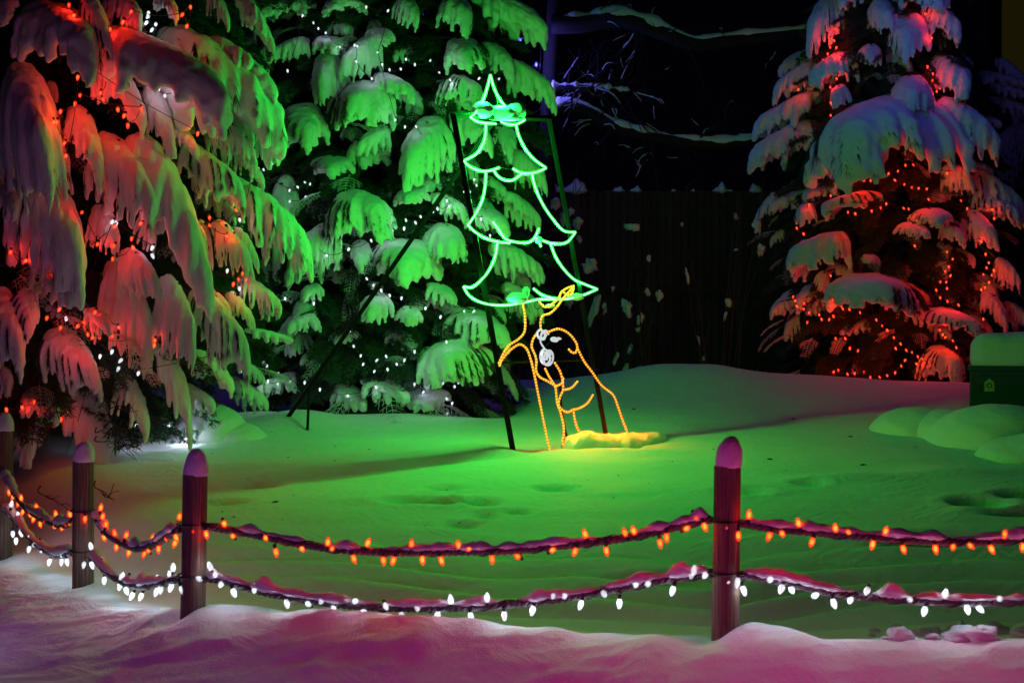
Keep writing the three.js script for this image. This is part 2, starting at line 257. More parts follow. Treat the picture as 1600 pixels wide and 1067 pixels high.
function spruce(o) {                                                             // o: px, d, top (m), radius(h), pads, labels
  const x = (o.px - 800) / F * o.d, base = onGround(x, o.d); base.y -= 0.1;
  const t = thing('spruce_tree', base, o.label, 'spruce', null), R = rng(o.seed), radius = o.radius;
  const trunk = limbTube([V(0, 0, 0), V(0.05, o.top * 0.5, 0), V(0, o.top, 0)], 0.2, 0.03, 10, 14);
  mesh('trunk', trunk, barkM, t);
  // the front of the crown under a pixel, and which way it faces
  t.front = (px, py, k = 1) => {
    let d = o.d - 1;
    for (let i = 0; i < 6; i++) {
      const p = at(px, py, d), dx = (p.x - x), h = p.y - base.y, r = radius(h) * k;
      d = Math.abs(dx) < r ? o.d - Math.sqrt(r * r - dx * dx) : o.d + (Math.abs(dx) - r) * 0.1;
    }
    const p = at(px, py, d); return { p, yaw: Math.atan2(p.x - x, p.z - base.z) };
  };
  t.axis = x;
  const extra = Array.from({ length: o.extra ?? 0 }, () => ['S', o.px + (R() * 2 - 1) * o.half, o.yTop + (o.yLow - 60 - o.yTop) * R(), 26 + 40 * R(), 20 + 34 * R(), 0, 0.55 + 0.4 * R()]);
  [...o.pads, ...extra].forEach(([type, cx, top, w, h, dyaw = 0, dd = 0], i) => {
    const { p, yaw } = t.front(cx, top + h * 0.5, 0.9 + 0.12 * R()), d = -p.z + dd * (type === "S" ? 0.8 : 1), m = at(cx, top, d), ww = w / F * d, hh = h / F * d, ya = yaw * 0.85 + dyaw + (o.turn ?? 0) + (R() - 0.5) * (o.spin ?? 0.4);
    const set = PADS[type], kit = set[Math.floor(R() * set.length)], s = R() < 0.5 ? -1 : 1;
    const deep = type === 'W' ? 0.55 : 0.85, wide = ww * (o.grow ?? 1.12) / (Math.abs(Math.cos(ya)) + Math.abs(Math.sin(ya)) * deep);
    const b = mesh('bough', kit.needles, needleM, t);
    b.position.copy(local(m, t)); b.rotation.set((R() - 0.5) * 0.2, ya, (R() - 0.5) * 0.4); b.scale.set(wide * s, hh * (o.grow ?? 1.12), wide * deep);
    mesh('snow_pad', kit.snow, padM, b);
    const start = V(0, Math.min(o.top * 0.97, m.y - base.y + 0.25), 0), end = local(m, t).add(V(0, -hh * 0.12, 0)), mid = start.clone().lerp(end, 0.6).add(V(0, 0.05, 0));
    mesh('limb', limbTube([start, mid, end], 0.035, 0.012, 5, 5), barkM, t);
  });
  // dark needled twigs through the crown
  DARK.forEach((g, k) => {
    const n = o.sprays, im = new THREE.InstancedMesh(g, needleM, n), q = new THREE.Object3D();
    for (let i = 0; i < n; i++) {
      const h = o.low + (o.high - o.low) * R(), r = radius(h) * (0.2 + 0.5 * Math.sqrt(R())), a = Math.PI * 2 * R(), s = 0.5 + 0.5 * R();
      q.position.set(Math.sin(a) * r, h + 0.1, Math.cos(a) * r); q.rotation.set(0.15 + 0.5 * R(), a + (R() - 0.5) * 1.1, (R() - 0.5) * 0.8, 'YXZ'); q.scale.setScalar(s); q.updateMatrix(); im.setMatrixAt(i, q.matrix);
    }
    im.name = 'needles'; im.userData.kind = 'stuff'; im.castShadow = im.receiveShadow = true; t.add(im);
  });
  // snow-dusted twigs in the gaps
  for (let i = 0; i < o.frosted; i++) {
    const px = o.px + (R() * 2 - 1) * o.half, py = o.yTop + (o.yLow - o.yTop) * Math.pow(R(), o.bias ?? 1), { p, yaw } = t.front(px, py, 0.7 + 0.22 * R()), f = mesh('frosted_twig', FROST[i % 3], padM, t), s = 0.3 + 0.35 * R();
    f.position.copy(local(p, t)); f.rotation.set(0.1 + 0.6 * R(), yaw + (R() - 0.5) * 1.4, (R() - 0.5) * 0.5, 'YXZ'); f.scale.set(s, s, s);
  }
  for (const [px, py, s, dy] of o.fronds ?? []) { const { p, yaw } = t.front(px, py, 0.98), f = mesh('frosted_twig', FROST[Math.floor(R() * 3)], padM, t); f.position.copy(local(p, t)); f.rotation.set(0.45, yaw + dy, 0, 'YXZ'); f.scale.setScalar(s); }
  return t;
}

// ------------------------------------------------------------------ light strings: bulb > filament, each with its lamp
const bulbG = (() => { const g = new THREE.LatheGeometry([[0.0001, -0.002], [0.0095, 0], [0.0145, 0.012], [0.0155, 0.022], [0.0125, 0.036], [0.007, 0.047], [0.0001, 0.053]].map((p) => new THREE.Vector2(p[0], p[1])), 10); return g; })();
const coreG = new THREE.SphereGeometry(0.0095, 8, 6).scale(1, 1.7, 1).translate(0, 0.022, 0);
const sockG = new THREE.CylinderGeometry(0.0098, 0.0098, 0.022, 8).translate(0, -0.011, 0);
const KIT = {
  red: { shell: shell(C(0.5, 0.03, 0.01), C(1.1, 0.05, 0.012), 0.62), core: glow(1, 0.66, 0.05, 1.9), color: G_RED },
  berry: { shell: shell(C(0.5, 0.03, 0.01), C(1.2, 0.035, 0.018), 0.6), core: glow(1, 0.38, 0.06, 1.5), color: G_RED },
  white: { shell: shell(C(0.8, 0.8, 0.8), C(0.85, 0.97, 1.08), 0.5), core: glow(0.9, 1, 1.1, 1.1), color: G_WHITE },
  icy: { shell: shell(C(0.2, 0.2, 0.5), C(0.35, 0.32, 1.2), 0.62), core: glow(0.5, 0.5, 1.2, 1.2), color: C(0.12, 0.13, 1) },
  blue: { shell: shell(C(0.03, 0.03, 0.5), C(0.1, 0.08, 1.2), 0.62), core: glow(0.25, 0.25, 1.2, 2), color: G_BLUE },
};
const UP = V(0, 1, 0), BULBS = { n: 0 };
for (const k of Object.values(KIT)) k.shells = [1.5, 1.25, 1.65, 1.0].map((f) => { const m = k.shell.clone(); m.emissive.multiplyScalar(f); const c = k.core.clone(); c.emissive.multiplyScalar(f); return [m, c]; });   // some bulbs burn dimmer
function bulb(kind, p, dir, size, cd, parent) {
  const kit = KIT[kind], [shellM, coreM] = kit.shells[(BULBS.n++ * 7 + (BULBS.n >> 2)) % 4], b = mesh('bulb', bulbG, shellM, parent);
  b.position.copy(local(p, parent)); b.quaternion.setFromUnitVectors(UP, dir.clone().normalize()); b.scale.setScalar(size);
  mesh('filament', coreG, coreM, b); mesh('socket', sockG, cordM, b);
  const l = lamp(kit.color, cd, V(0, 0.022, 0), b, 0.5); l.name = 'bulb_lamp';
  return b;
}
function treeString(tree, kind, cd, size, spots, label, ox, oy, sc, inset = 0.97, group) {   // spots: pixel pairs as seen in an enlarged view of the photograph
  const s = thing('light_string', tree.position, label, 'string lights', group), R = rng(spots.length * 13 + Math.round(ox + oy)), pts = [];
  for (const [zx, zy] of spots) { const { p } = tree.front(ox + zx / sc, oy + zy / sc, inset + 0.06 * R()); pts.push(p); }
  pts.forEach((p) => bulb(kind, p, V(R() - 0.5, -0.5 - R(), R() * 0.8), size * (0.9 + 0.2 * R()), cd, s));
  const left = pts.slice(1), wires = []; let cur = pts[0];                        // the cord goes from bulb to nearest bulb
  while (left.length) { let bi = 0; left.forEach((q, i) => { if (q.distanceTo(cur) < left[bi].distanceTo(cur)) bi = i; }); const nxt = left.splice(bi, 1)[0]; if (nxt.distanceTo(cur) < 9) { const m = cur.clone().lerp(nxt, 0.5); m.y -= 0.03; m.z -= 0.05; wires.push(tube([local(cur, s), local(m, s), local(nxt, s)], 0.0035, 4, 4)); } cur = nxt; }
  if (wires.length) mesh('cord', merge(wires), cordM, s);
  return s;
}

// ------------------------------------------------------------------ board wall, bare tree, dark building at the back
{
  const d = 27, x0 = (740 - 800) / F * d, x1 = (1575 - 800) / F * d, base = V((x0 + x1) / 2, 0.9, -d), t = thing('board_wall', base, 'tall dark wall of upright boards with snow along its top edge', 'wall'), R = rng(5), w = 0.146, n = Math.floor((x1 - x0) / w), H = 4.62 - 0.9;
  const mats = [0.8, 1, 1.25].map((k) => new THREE.MeshStandardMaterial({ color: C(0.075 * k, 0.035 * k, 0.024 * k), roughness: 0.85, bumpMap: woodB, bumpScale: 0.004 })), geos = [0, 0.012, 0.024].map((k) => new RoundedBoxGeometry(w - 0.014, H, 0.03 + k, 1, 0.006));
  for (let i = 0; i < n; i++) { const b = mesh('board', geos[Math.floor(R() * 3)], mats[Math.floor(R() * 3)], t); b.position.set(x0 + (i + 0.5) * w - base.x, H / 2 - 0.03 * R(), (R() - 0.5) * 0.01); }
  for (const y of [0.4, 1.78, 3.3]) { const b = mesh('rail', new RoundedBoxGeometry(x1 - x0, 0.12, 0.06, 1, 0.01), mats[0], t); b.position.set(0, y, -0.06); }
  const ledge = mesh('rail', new RoundedBoxGeometry(x1 - x0, 0.09, 0.07, 1, 0.01), mats[0], t); ledge.position.set(0, 1.82, 0.068);
  const sn = 260, line = new THREE.LineCurve3(V(x0 - base.x, H, 0), V(x1 - base.x, H, 0)), sg = new THREE.TubeGeometry(line, sn, 1, 12, false), sp = sg.attributes.position, v = V(0, 0, 0);
  for (let i = 0; i <= sn; i++) { const c = line.getPointAt(i / sn), x = c.x * 2.1, k = Math.max(0, 0.03 + 0.3 * N3(x * 0.5, 3, 3) + 0.22 * N3(x * 1.7, 1, 4) + 0.1 * N3(x * 5, 2, 4)) * Math.min(1, i / 4, (sn - i) / 4); for (let j = 0; j <= 12; j++) { const q = i * 13 + j; v.fromBufferAttribute(sp, q).sub(c); sp.setXYZ(q, c.x, c.y - 0.015 + v.y * k * (v.y < 0 ? 0.3 : 1.1), c.z + v.z * Math.min(0.1, k * 1.2)); } }
  sg.computeVertexNormals(); mesh('snow', sg, padM, t);
}
{
  const d = 25.5, base = onGround((857 - 800) / F * d, d), t = thing('bare_tree', base, 'bare tree with snow lying on two long crooked limbs, lit blue', 'tree'), R = rng(77);
  const P = (px, py, dd = 0) => local(at(px, py, d + dd), t), darkBark = new THREE.MeshStandardMaterial({ color: C(0.016, 0.013, 0.012), roughness: 0.95 });
  mesh('trunk', limbTube([V(0, -0.1, 0), P(858, 420), P(855, 200), P(862, 60), P(870, -60), P(880, -300)], 0.17, 0.1, 10, 20), darkBark, t);
  const limbs = [[[862, 30], [905, 30], [960, 22], [1000, 30], [1040, 45], [1090, 62], [1130, 57], [1200, 50], [1290, 40]], [[857, 168], [890, 158], [930, 172], [960, 190], [1000, 202], [1040, 209], [1100, 217], [1150, 216], [1200, 210], [1260, 214]], [[858, 130], [900, 128], [940, 130], [985, 136]], [[1290, 40], [1330, 10], [1380, -20]]];
  const twigs = [], bits = [];
  limbs.forEach((pts, li) => {
    const c3 = pts.map(([a, b], i) => P(a, b + 8, -0.3 - i * 0.04)), thick = [0.17, 0.12, 0.06, 0.08][li];
    mesh('limb', limbTube(c3, thick, thick * 0.45, 8, 30), darkBark, t);
    const curve = new THREE.CatmullRomCurve3(c3, false, 'centripetal'), g = new THREE.TubeGeometry(curve, 90, 1, 10, false), p = g.attributes.position, v = V(0, 0, 0);
    for (let i = 0; i <= 90; i++) { const m = curve.getPointAt(i / 90), k = [1.25, 0.95, 0.7, 0.9][li] * (1 - 0.45 * i / 90) * Math.max(0.2, 0.72 + 0.7 * N3(i * 0.13, li * 9, 2) + 0.16 * N3(i * 0.4, li, 1)), fat = Math.min(1, Math.min(i, 90 - i) / 4) * k; for (let j = 0; j <= 10; j++) { const q = i * 11 + j; v.fromBufferAttribute(p, q).sub(m); p.setXYZ(q, m.x + v.x * 0.12 * fat, m.y + thick * 0.55 + v.y * 0.15 * fat, m.z + v.z * 0.12 * fat); } }
    g.computeVertexNormals(); mesh('snow', g, padM, t);
    for (let i = 0; i < 16; i++) {
      let a = curve.getPointAt(0.04 + 0.9 * R()), dir = V((R() - 0.4) * 1.4, (R() - 0.62) * 1.2, (R() - 0.5) * 0.7);
      const chain = (a, dir, len, r, depth) => { const b = a.clone().addScaledVector(dir, len), m = a.clone().lerp(b, 0.5).add(V((R() - 0.5) * 0.16 * len, (R() - 0.3) * 0.3 * len, 0)); twigs.push(limbTube([a, m, b], r, r * 0.55, 4, 5)); if (R() < 0.22) { const q = r * 0.8 + 0.004; bits.push(limbTube([a.clone().lerp(m, 0.3), m, m.clone().lerp(b, 0.6)].map((w) => w.clone().add(V(0, r * 0.9, 0))), q, q * 0.5, 5, 5)); } if (depth) for (let k = 0; k < 2 + Math.floor(R() * 2); k++) chain(k ? m : b, dir.clone().add(V((R() - 0.5) * 1.3, (R() - 0.5) * 1.3, (R() - 0.5) * 0.6)), len * 0.62, r * 0.6, depth - 1); };
      chain(a, dir, 0.75, 0.022, 2);
    }
  });
  tag(mesh('twigs', merge(twigs), darkBark, t), null, null, null, 'stuff');
  tag(mesh('snow_bits', merge(bits), padM, t), null, null, null, 'stuff');
  // blue string lights wound along the trunk and first limb, behind the green lit spruce
  const s = thing('light_string', base, 'blue string lights wound round the bare tree trunk', 'string lights');
  const spots = [[838, 98], [815, 118], [842, 140], [700, 8], [660, 22], [590, 22], [572, 30], [560, 40], [480, 22], [800, 30], [812, 60], [846, 60]].map(([a, b]) => at(a, b, d - 0.5));
  spots.forEach((p, i) => bulb('blue', p, V(R() - 0.5, -1, R()), 1.4, i < 3 || i > 8 ? I_BLUE * 0.9 : I_BLUE * 0.4, s));
  mesh('cord', merge([[0, 1], [1, 2], [2, 11], [11, 10], [10, 9], [9, 3], [3, 4], [4, 5], [5, 6], [6, 7], [7, 8]].map(([a, b]) => tube([local(spots[a], s), local(spots[b], s)], 0.004, 1, 4))), cordM, s);
}
{
  const d = 36, base = V((1700 - 800) / F * d, 1, -d), t = thing('dark_building', base, 'dark building behind the right spruce with one dim yellow window', 'building'), wallM = new THREE.MeshStandardMaterial({ color: C(0.03, 0.027, 0.03), roughness: 0.9 });
  const x = (px) => (px - 800) / F * d - base.x, y = (py) => 1.75 - (py - 533.5) / F * d - base.y;
  const W = 5.2, left = x(1552), mk = (x0, x1, y0, y1, z0, z1, name, m) => { const b = mesh(name, new THREE.BoxGeometry(x1 - x0, y1 - y0, z1 - z0), m, t); b.position.set((x0 + x1) / 2, (y0 + y1) / 2, (z0 + z1) / 2); return b; };
  mk(left, x(1564), -0.5, y(-90), -0.3, 0, 'wall', wallM); mk(x(1564), left + W, y(128), y(150) + 0.001 + (y(128) - y(150)), -0.3, 0, 'wall', wallM);
  mk(x(1564), left + W, -0.5, y(128) - 0.002, -0.3, -0.002, 'wall', wallM); mk(x(1564), left + W, y(-40), y(-90), -0.3, 0, 'wall', wallM); mk(x(1650), left + W, y(128), y(-40), -0.3, -0.004, 'wall', wallM);
  mk(left - 0.2, left + W + 0.2, y(-90), y(-100), -4, 0.2, 'roof', wallM);
  const win = mk(x(1566), x(1648), y(126), y(-38), -0.16, -0.14, 'window', glow(0.013, 0.01, 0.0008, 1)); win.userData.label = 'dim yellow lit window';
  for (const px of [1566, 1607, 1648]) mk(x(px) - 0.03, x(px) + 0.03, y(127), y(-39), -0.14, -0.08, 'window_frame', wallM);
}
// ------------------------------------------------------------------ leafless shrubs with clumps of snow before the board wall
{
  const sets = [['leafless shrub with snow clumps just right of the glowing tree', 905, 24, [[922, 415, 24, 26], [903, 347, 16, 20], [880, 342, 10, 24], [893, 330, 12, 14], [930, 482, 13, 52], [905, 372, 10, 14], [868, 318, 16, 22], [855, 405, 14, 18], [890, 470, 14, 22], [945, 480, 8, 20]]],
    ['leafless shrub with snow clumps in the middle of the board wall', 1000, 23.5, [[988, 354, 30, 13], [980, 480, 18, 30], [1012, 456, 9, 16], [1031, 462, 12, 20], [1001, 497, 12, 20], [997, 515, 8, 12], [985, 545, 9, 20], [963, 560, 8, 24], [978, 575, 9, 20], [1000, 575, 14, 9], [958, 450, 6, 9], [1014, 402, 7, 12]]],
    ['thin leafless shrub with few snow clumps near the right spruce', 1120, 24, [[1074, 430, 6, 28], [1139, 472, 12, 16], [1134, 492, 6, 20], [1150, 338, 6, 14], [1092, 530, 5, 14], [1150, 390, 8, 5], [1184, 352, 14, 28], [1190, 390, 16, 22], [1066, 350, 5, 9], [1100, 560, 6, 14]]]];
  for (const [label, px, d, clumps] of sets) {
    const base = onGround((px - 800) / F * d, d); base.y -= 0.1;
    const t = thing('bare_shrub', base, label, 'shrub', null), R = rng(px), stems = [];
    for (const [cx, cy, w, h] of clumps) {
      const e = local(at(cx, cy, d), t), s = V((e.x * 0.35) + (R() - 0.5) * 0.3, 0, (R() - 0.5) * 0.3), m = s.clone().lerp(e, 0.55).add(V((R() - 0.5) * 0.15, 0.1, 0)), tip = e.clone().add(V((R() - 0.5) * 0.3, 0.3 + 0.5 * R(), 0));
      mesh('stem', limbTube([s, m, e, tip], 0.014, 0.005, 5, 10), barkM, t);
      for (let k = 0; k < 3; k++) { const a = m.clone().lerp(tip, R()); stems.push(limbTube([a, a.clone().add(V((R() - 0.5) * 0.3, 0.15, (R() - 0.5) * 0.2)), a.clone().add(V((R() - 0.5) * 0.7, 0.3 + 0.3 * R(), (R() - 0.5) * 0.3))], 0.007, 0.003, 4, 4)); }
      const ww = w / F * d * 0.8, hh = h / F * d * 0.8, seed = cx * 3.1;
      const g = new THREE.SphereGeometry(0.5, 12, 10), p = g.attributes.position;
      for (let i = 0; i < p.count; i++) { const a = p.getX(i), b = p.getY(i), c = p.getZ(i), k = 1 + 1.1 * N3(a * 3 + seed, b * 3, c * 3) + 0.5 * N3(a * 8, b * 8 + seed, c * 8); p.setXYZ(i, a * ww * k, b * hh * k * (b < 0 ? 1 : 0.8), c * Math.min(ww, hh) * k); }
      g.computeVertexNormals(); const c = mesh('snow_clump', g, padM, t); c.position.copy(e); c.rotation.z = (R() - 0.5) * 0.8;
    }
    tag(mesh('twigs', merge(stems), barkM, t), null, null, null, 'stuff');
  }
}

// ------------------------------------------------------------------ the three big spruces and a small one behind
const centre = spruce({
  px: 600, d: 19.0, top: 11, seed: 31, extra: 60, spin: 1.5, radius: (h) => Math.max(0.05, Math.min(2.25, 0.9 + h * 1.6) * (h < 4 ? 1 : 1 - (h - 4) * 0.1)), low: 0.2, high: 6.2, sprays: 800, frosted: 60, half: 215, yTop: 20, yLow: 610, bias: 0.7,
  label: 'large snow-laden spruce lit green, standing behind the glowing tree outline', fronds: [[600, 600, 0.9, 0.2], [640, 615, 0.95, 0.7], [560, 615, 0.8, -0.5], [690, 630, 0.8, 0.4], [620, 632, 0.7, -0.2], [472, 498, 0.6, -0.3], [455, 535, 0.5, -0.6], [545, 275, 0.7, 0.1], [500, 300, 0.6, -0.4], [730, 628, 0.8, 0.3]],
  pads: [['A', 503, 75, 66, 90, -0.5], ['A', 568, 50, 70, 74], ['A', 516, 52, 66, 36], ['W', 562, 122, 122, 76], ['A', 616, 112, 70, 50, 0.4], ['S', 592, 40, 50, 34], ['A', 722, 52, 72, 70], ['A', 776, 62, 62, 72, 0.4], ['A', 820, 90, 62, 82, 0.5],
    ['A', 640, -10, 50, 58], ['A', 722, -15, 72, 76, 0.4], ['A', 790, -20, 92, 90, 0.4], ['W', 728, 116, 86, 64], ['A', 668, 178, 96, 112], ['A', 732, 170, 70, 72], ['S', 588, 192, 60, 50], ['A', 470, 158, 84, 78], ['B', 785, 190, 38, 62], ['B', 410, 8, 36, 62, -0.4], ['A', 411, 68, 36, 58, -0.4], ['B', 404, 120, 22, 46], ['A', 455, 55, 62, 42],
    ['A', 455, -12, 90, 48], ['A', 530, -8, 74, 34], ['A', 395, 262, 60, 120, -0.2], ['B', 437, 270, 54, 146], ['A', 500, 343, 86, 102], ['W', 562, 292, 130, 88], ['B', 561, 372, 34, 54], ['A', 636, 366, 118, 86], ['A', 700, 345, 82, 66], ['S', 588, 456, 58, 46], ['A', 742, 478, 116, 70], ['W', 706, 528, 120, 72], ['S', 642, 478, 44, 28],
    ['A', 800, 378, 66, 64, 0.3], ['B', 790, 566, 30, 58, 0.3], ['S', 700, 300, 58, 50], ['A', 760, 322, 76, 46, 0.2], ['S', 482, 442, 46, 30], ['S', 520, 240, 70, 40], ['S', 640, 290, 56, 30], ['S', 470, 488, 60, 36], ['A', 810, 440, 50, 60, 0.4], ['S', 600, 590, 90, 36], ['S', 660, 606, 80, 34], ['S', 545, 600, 70, 36], ['S', 436, 580, 60, 40], ['A', 820, 230, 50, 70, 0.5], ['S', 690, 440, 60, 36], ['A', 810, 300, 46, 60, 0.4]],
});
const leftTree = spruce({
  px: 44, d: 15.3, top: 12, seed: 57, extra: 50, turn: 0.35, grow: 1.2, radius: (h) => Math.max(0.05, Math.min(2.95, 0.9 + h * 1.6) * (h < 4.4 ? 1 : 1 - (h - 4.4) * 0.085)), low: 0.4, high: 5.8, sprays: 900, frosted: 30, half: 380, yTop: 10, yLow: 760, bias: 1,
  label: 'nearest spruce at left with heavy drooping snow pads, lit red inside and green at right',
  pads: [['A', 98, -8, 140, 138, 0.3], ['A', 36, 86, 120, 220], ['B', 0, -30, 60, 64], ['B', 185, 82, 72, 116, 0.4], ['B', 138, 162, 72, 122], ['A', 186, 202, 96, 146], ['B', 264, 206, 100, 250, 0.4], ['B', 242, 128, 56, 102], ['A', 252, 44, 172, 156, 0.2], ['A', 334, 42, 132, 182, 0.4], ['B', 376, 66, 72, 92, 0.4], ['A', 356, 182, 50, 76, 0.3], ['A', 314, 216, 80, 106, 0.2], ['B', 286, 192, 50, 50], ['B', 386, 232, 34, 56],
    ['B', 340, -20, 34, 60], ['B', 394, -10, 44, 84, 0.3], ['A', 195, -24, 66, 76], ['B', 262, -16, 40, 52], ['B', 140, -16, 48, 98], ['A', 76, 254, 134, 194, 0.1], ['A', 165, 318, 58, 72], ['S', 14, 286, 50, 54], ['A', 4, 446, 76, 130], ['B', 47, 448, 52, 76], ['S', 92, 426, 66, 48], ['A', 203, 402, 82, 150, 0.2], ['A', 212, 386, 66, 76], ['A', 280, 428, 62, 130, 0.2], ['A', 338, 448, 76, 132, 0.3], ['B', 331, 546, 56, 64],
    ['B', 321, 342, 26, 68], ['A', 354, 342, 46, 86], ['B', 383, 354, 30, 62], ['S', 340, 450, 38, 46], ['B', 372, 455, 38, 52], ['A', 98, 512, 92, 100], ['B', 128, 572, 94, 172], ['B', 210, 580, 50, 96], ['B', 252, 496, 52, 174, 0.3], ['B', 46, 650, 56, 70], ['B', 22, 690, 92, 112], ['S', 12, 572, 34, 44], ['A', 420, 290, 80, 128, 0.3], ['S', 60, 610, 70, 46], ['S', 150, 480, 50, 40], ['S', 300, 330, 46, 60], ['S', 405, 190, 44, 60, 0.3], ['S', 232, 330, 40, 60], ['S', 400, 430, 44, 60, 0.3], ['S', 290, 590, 50, 50]],
  fronds: [[60, 410, 0.7, 0], [30, 430, 0.6, 0.4], [180, 520, 0.6, 0.2], [100, 490, 0.6, 0.2], [200, 560, 0.5, 0.3], [140, 690, 0.5, 0.2], [60, 600, 0.6, 0]],
});
const rightTree = spruce({
  px: 1393, d: 24, top: 10.2, seed: 83, extra: 45, spin: 0.9, radius: (h) => Math.max(0.05, Math.min(2.15, 1.5 + h * 1.2) * (h < 2 ? 1 : 1 - (h - 2) * 0.09)), low: 0.2, high: 6.6, sprays: 750, frosted: 45, half: 185, yTop: 60, yLow: 580, bias: 0.75,
  label: 'tall snow-laden spruce at right wound with red string lights', fronds: [[1238, 520, 0.6, -0.5], [1270, 528, 0.6, 0.4], [1250, 578, 0.6, 0.3], [1300, 590, 0.5, -0.4], [1225, 500, 0.5, -0.4]],
  pads: [['A', 1292, -16, 60, 102, -0.2], ['A', 1378, -8, 50, 58], ['A', 1420, 16, 76, 84], ['A', 1474, 0, 70, 72, 0.3], ['S', 1360, 66, 42, 36], ['A', 1246, 98, 48, 62, -0.3], ['A', 1300, 78, 74, 64], ['A', 1238, 144, 84, 66, -0.2], ['A', 1232, 188, 84, 78, -0.2], ['W', 1366, 142, 252, 148, 0], ['A', 1424, 110, 82, 76], ['A', 1493, 80, 80, 84, 0.3], ['A', 1506, 148, 92, 104, 0.3], ['A', 1495, 252, 52, 52], ['A', 1552, 264, 70, 86, 0.3],
    ['A', 1324, 298, 114, 42], ['A', 1255, 315, 44, 40], ['W', 1276, 364, 106, 66, -0.2], ['S', 1287, 423, 26, 30], ['W', 1378, 424, 166, 64], ['A', 1455, 323, 62, 32], ['A', 1490, 348, 44, 38], ['A', 1525, 325, 58, 64, 0.3], ['A', 1548, 296, 78, 58, 0.3], ['A', 1488, 480, 90, 42], ['B', 1556, 455, 46, 60], ['A', 1588, 470, 44, 52], ['W', 1480, 538, 86, 64], ['S', 1220, 468, 34, 30], ['S', 1428, 346, 58, 26], ['S', 1362, 395, 36, 18], ['S', 1216, 358, 24, 26], ['A', 1440, -40, 90, 66], ['A', 1345, -46, 86, 60], ['S', 1310, 130, 40, 38], ['B', 1200, 300, 26, 50], ['A', 1572, 400, 40, 56, 0.3]],
});
spruce({
  px: 1592, d: 29, top: 4.6, seed: 91, radius: (h) => Math.max(0.04, 0.62 - h * 0.1), low: 0.2, high: 4, sprays: 120, frosted: 6, half: 30, yTop: 200, yLow: 480, label: 'small dark violet conifer at the right edge before the dim window',
  pads: [['A', 1590, 160, 30, 40], ['A', 1582, 190, 46, 62], ['A', 1600, 200, 50, 70], ['A', 1578, 240, 40, 50]],
});

// ------------------------------------------------------------------ their string lights
treeString(leftTree, 'berry', I_RED_TREE, 1, [[380, 15], [413, 77], [465, 138], [608, 153], [685, 110], [733, 55], [507, 381], [432, 416], [585, 425], [557, 505], [565, 542], [443, 520], [415, 563], [335, 607], [650, 597], [693, 632], [707, 683], [295, 667], [315, 665], [782, 593], [1055, 28], [1017, 70], [1040, 135], [1100, 730], [360, 785], [363, 858]], 'red string lights in the upper half of the left spruce', 0, 0, 3.557, 1.0, 'red lights in the left spruce');
treeString(leftTree, 'berry', I_RED_TREE, 1, [[455, 105], [670, 55], [787, 165], [815, 105], [637, 183], [730, 248], [635, 288], [732, 298], [543, 280], [625, 360], [213, 312], [57, 323], [148, 373], [213, 540], [290, 415], [333, 640], [260, 688], [530, 655], [583, 740], [655, 743], [437, 733], [457, 718], [338, 743], [484, 777], [517, 798], [551, 793], [620, 785], [715, 822], [860, 812], [858, 838], [910, 850], [500, 1013], [1235, 158], [1158, 178], [1260, 235], [1297, 232], [1283, 280], [1297, 500], [1320, 475], [1368, 468], [1350, 442], [1210, 902], [1305, 92], [1160, 130]], 'red string lights across the middle of the left spruce', 0, 300, 3.557, 1.0, 'red lights in the left spruce');
treeString(leftTree, 'berry', I_RED_TREE, 1, [[30, 272], [118, 262], [335, 325], [265, 260], [187, 228], [227, 640], [370, 635], [320, 680], [325, 665], [500, 88], [330, 620], [300, 700], [390, 690], [420, 720]], 'red string lights on the lowest boughs of the left spruce', 0, 560, 3.557, 1.0, 'red lights in the left spruce');
treeString(leftTree, 'white', I_WHITE_TREE, 1, [[825, 62], [826, 87], [817, 117], [865, 128], [850, 155], [873, 475], [910, 525], [1412, 362], [1412, 905], [627, 1222], [645, 1227], [850, 1365], [840, 1409], [890, 1752], [367, 1755], [623, 1942], [555, 1969], [677, 1992], [770, 2062], [840, 1862], [1263, 1494], [1328, 1212], [1328, 1592], [660, 2037]], 'white string lights scattered through the left spruce', 0, 0, 3.557, 0.97);
treeString(centre, 'white', I_WHITE_TREE, 0.75, [[433, 3], [611, 30], [736, 52], [260, 80], [317, 120], [345, 152], [388, 177], [552, 335], [640, 430], [676, 287], [698, 352], [740, 380], [803, 377], [832, 322], [882, 350], [970, 330], [1015, 400], [1075, 437], [1088, 457], [1187, 475], [1352, 432], [1245, 430], [776, 660], [828, 697], [886, 697], [90, 902], [14, 930], [38, 936], [226, 1033], [187, 1050], [267, 1008], [300, 1015], [1217, 993], [1224, 1022], [1160, 1058], [1190, 1062], [1204, 845], [173, 385], [465, 255], [560, 250], [545, 245]], 'white string lights in the upper green-lit spruce behind the frame', 400, 0, 3.557, 1.02, 'white lights in the centre spruce');
treeString(centre, 'white', I_WHITE_TREE, 0.88, [[184, 45], [277, 22], [980, 100], [1006, 83], [912, 130], [830, 147], [883, 162], [823, 193], [720, 235], [637, 262], [752, 205], [237, 195], [517, 310], [1253, 142], [1300, 234], [610, 475], [655, 510], [693, 538], [740, 566], [810, 580], [942, 637], [1155, 655], [1217, 655], [1028, 685], [1057, 825], [387, 348], [1060, 40], [1075, 70]], 'white string lights in the middle of the green-lit spruce', 400, 300, 3.557, 1.02, 'white lights in the centre spruce');
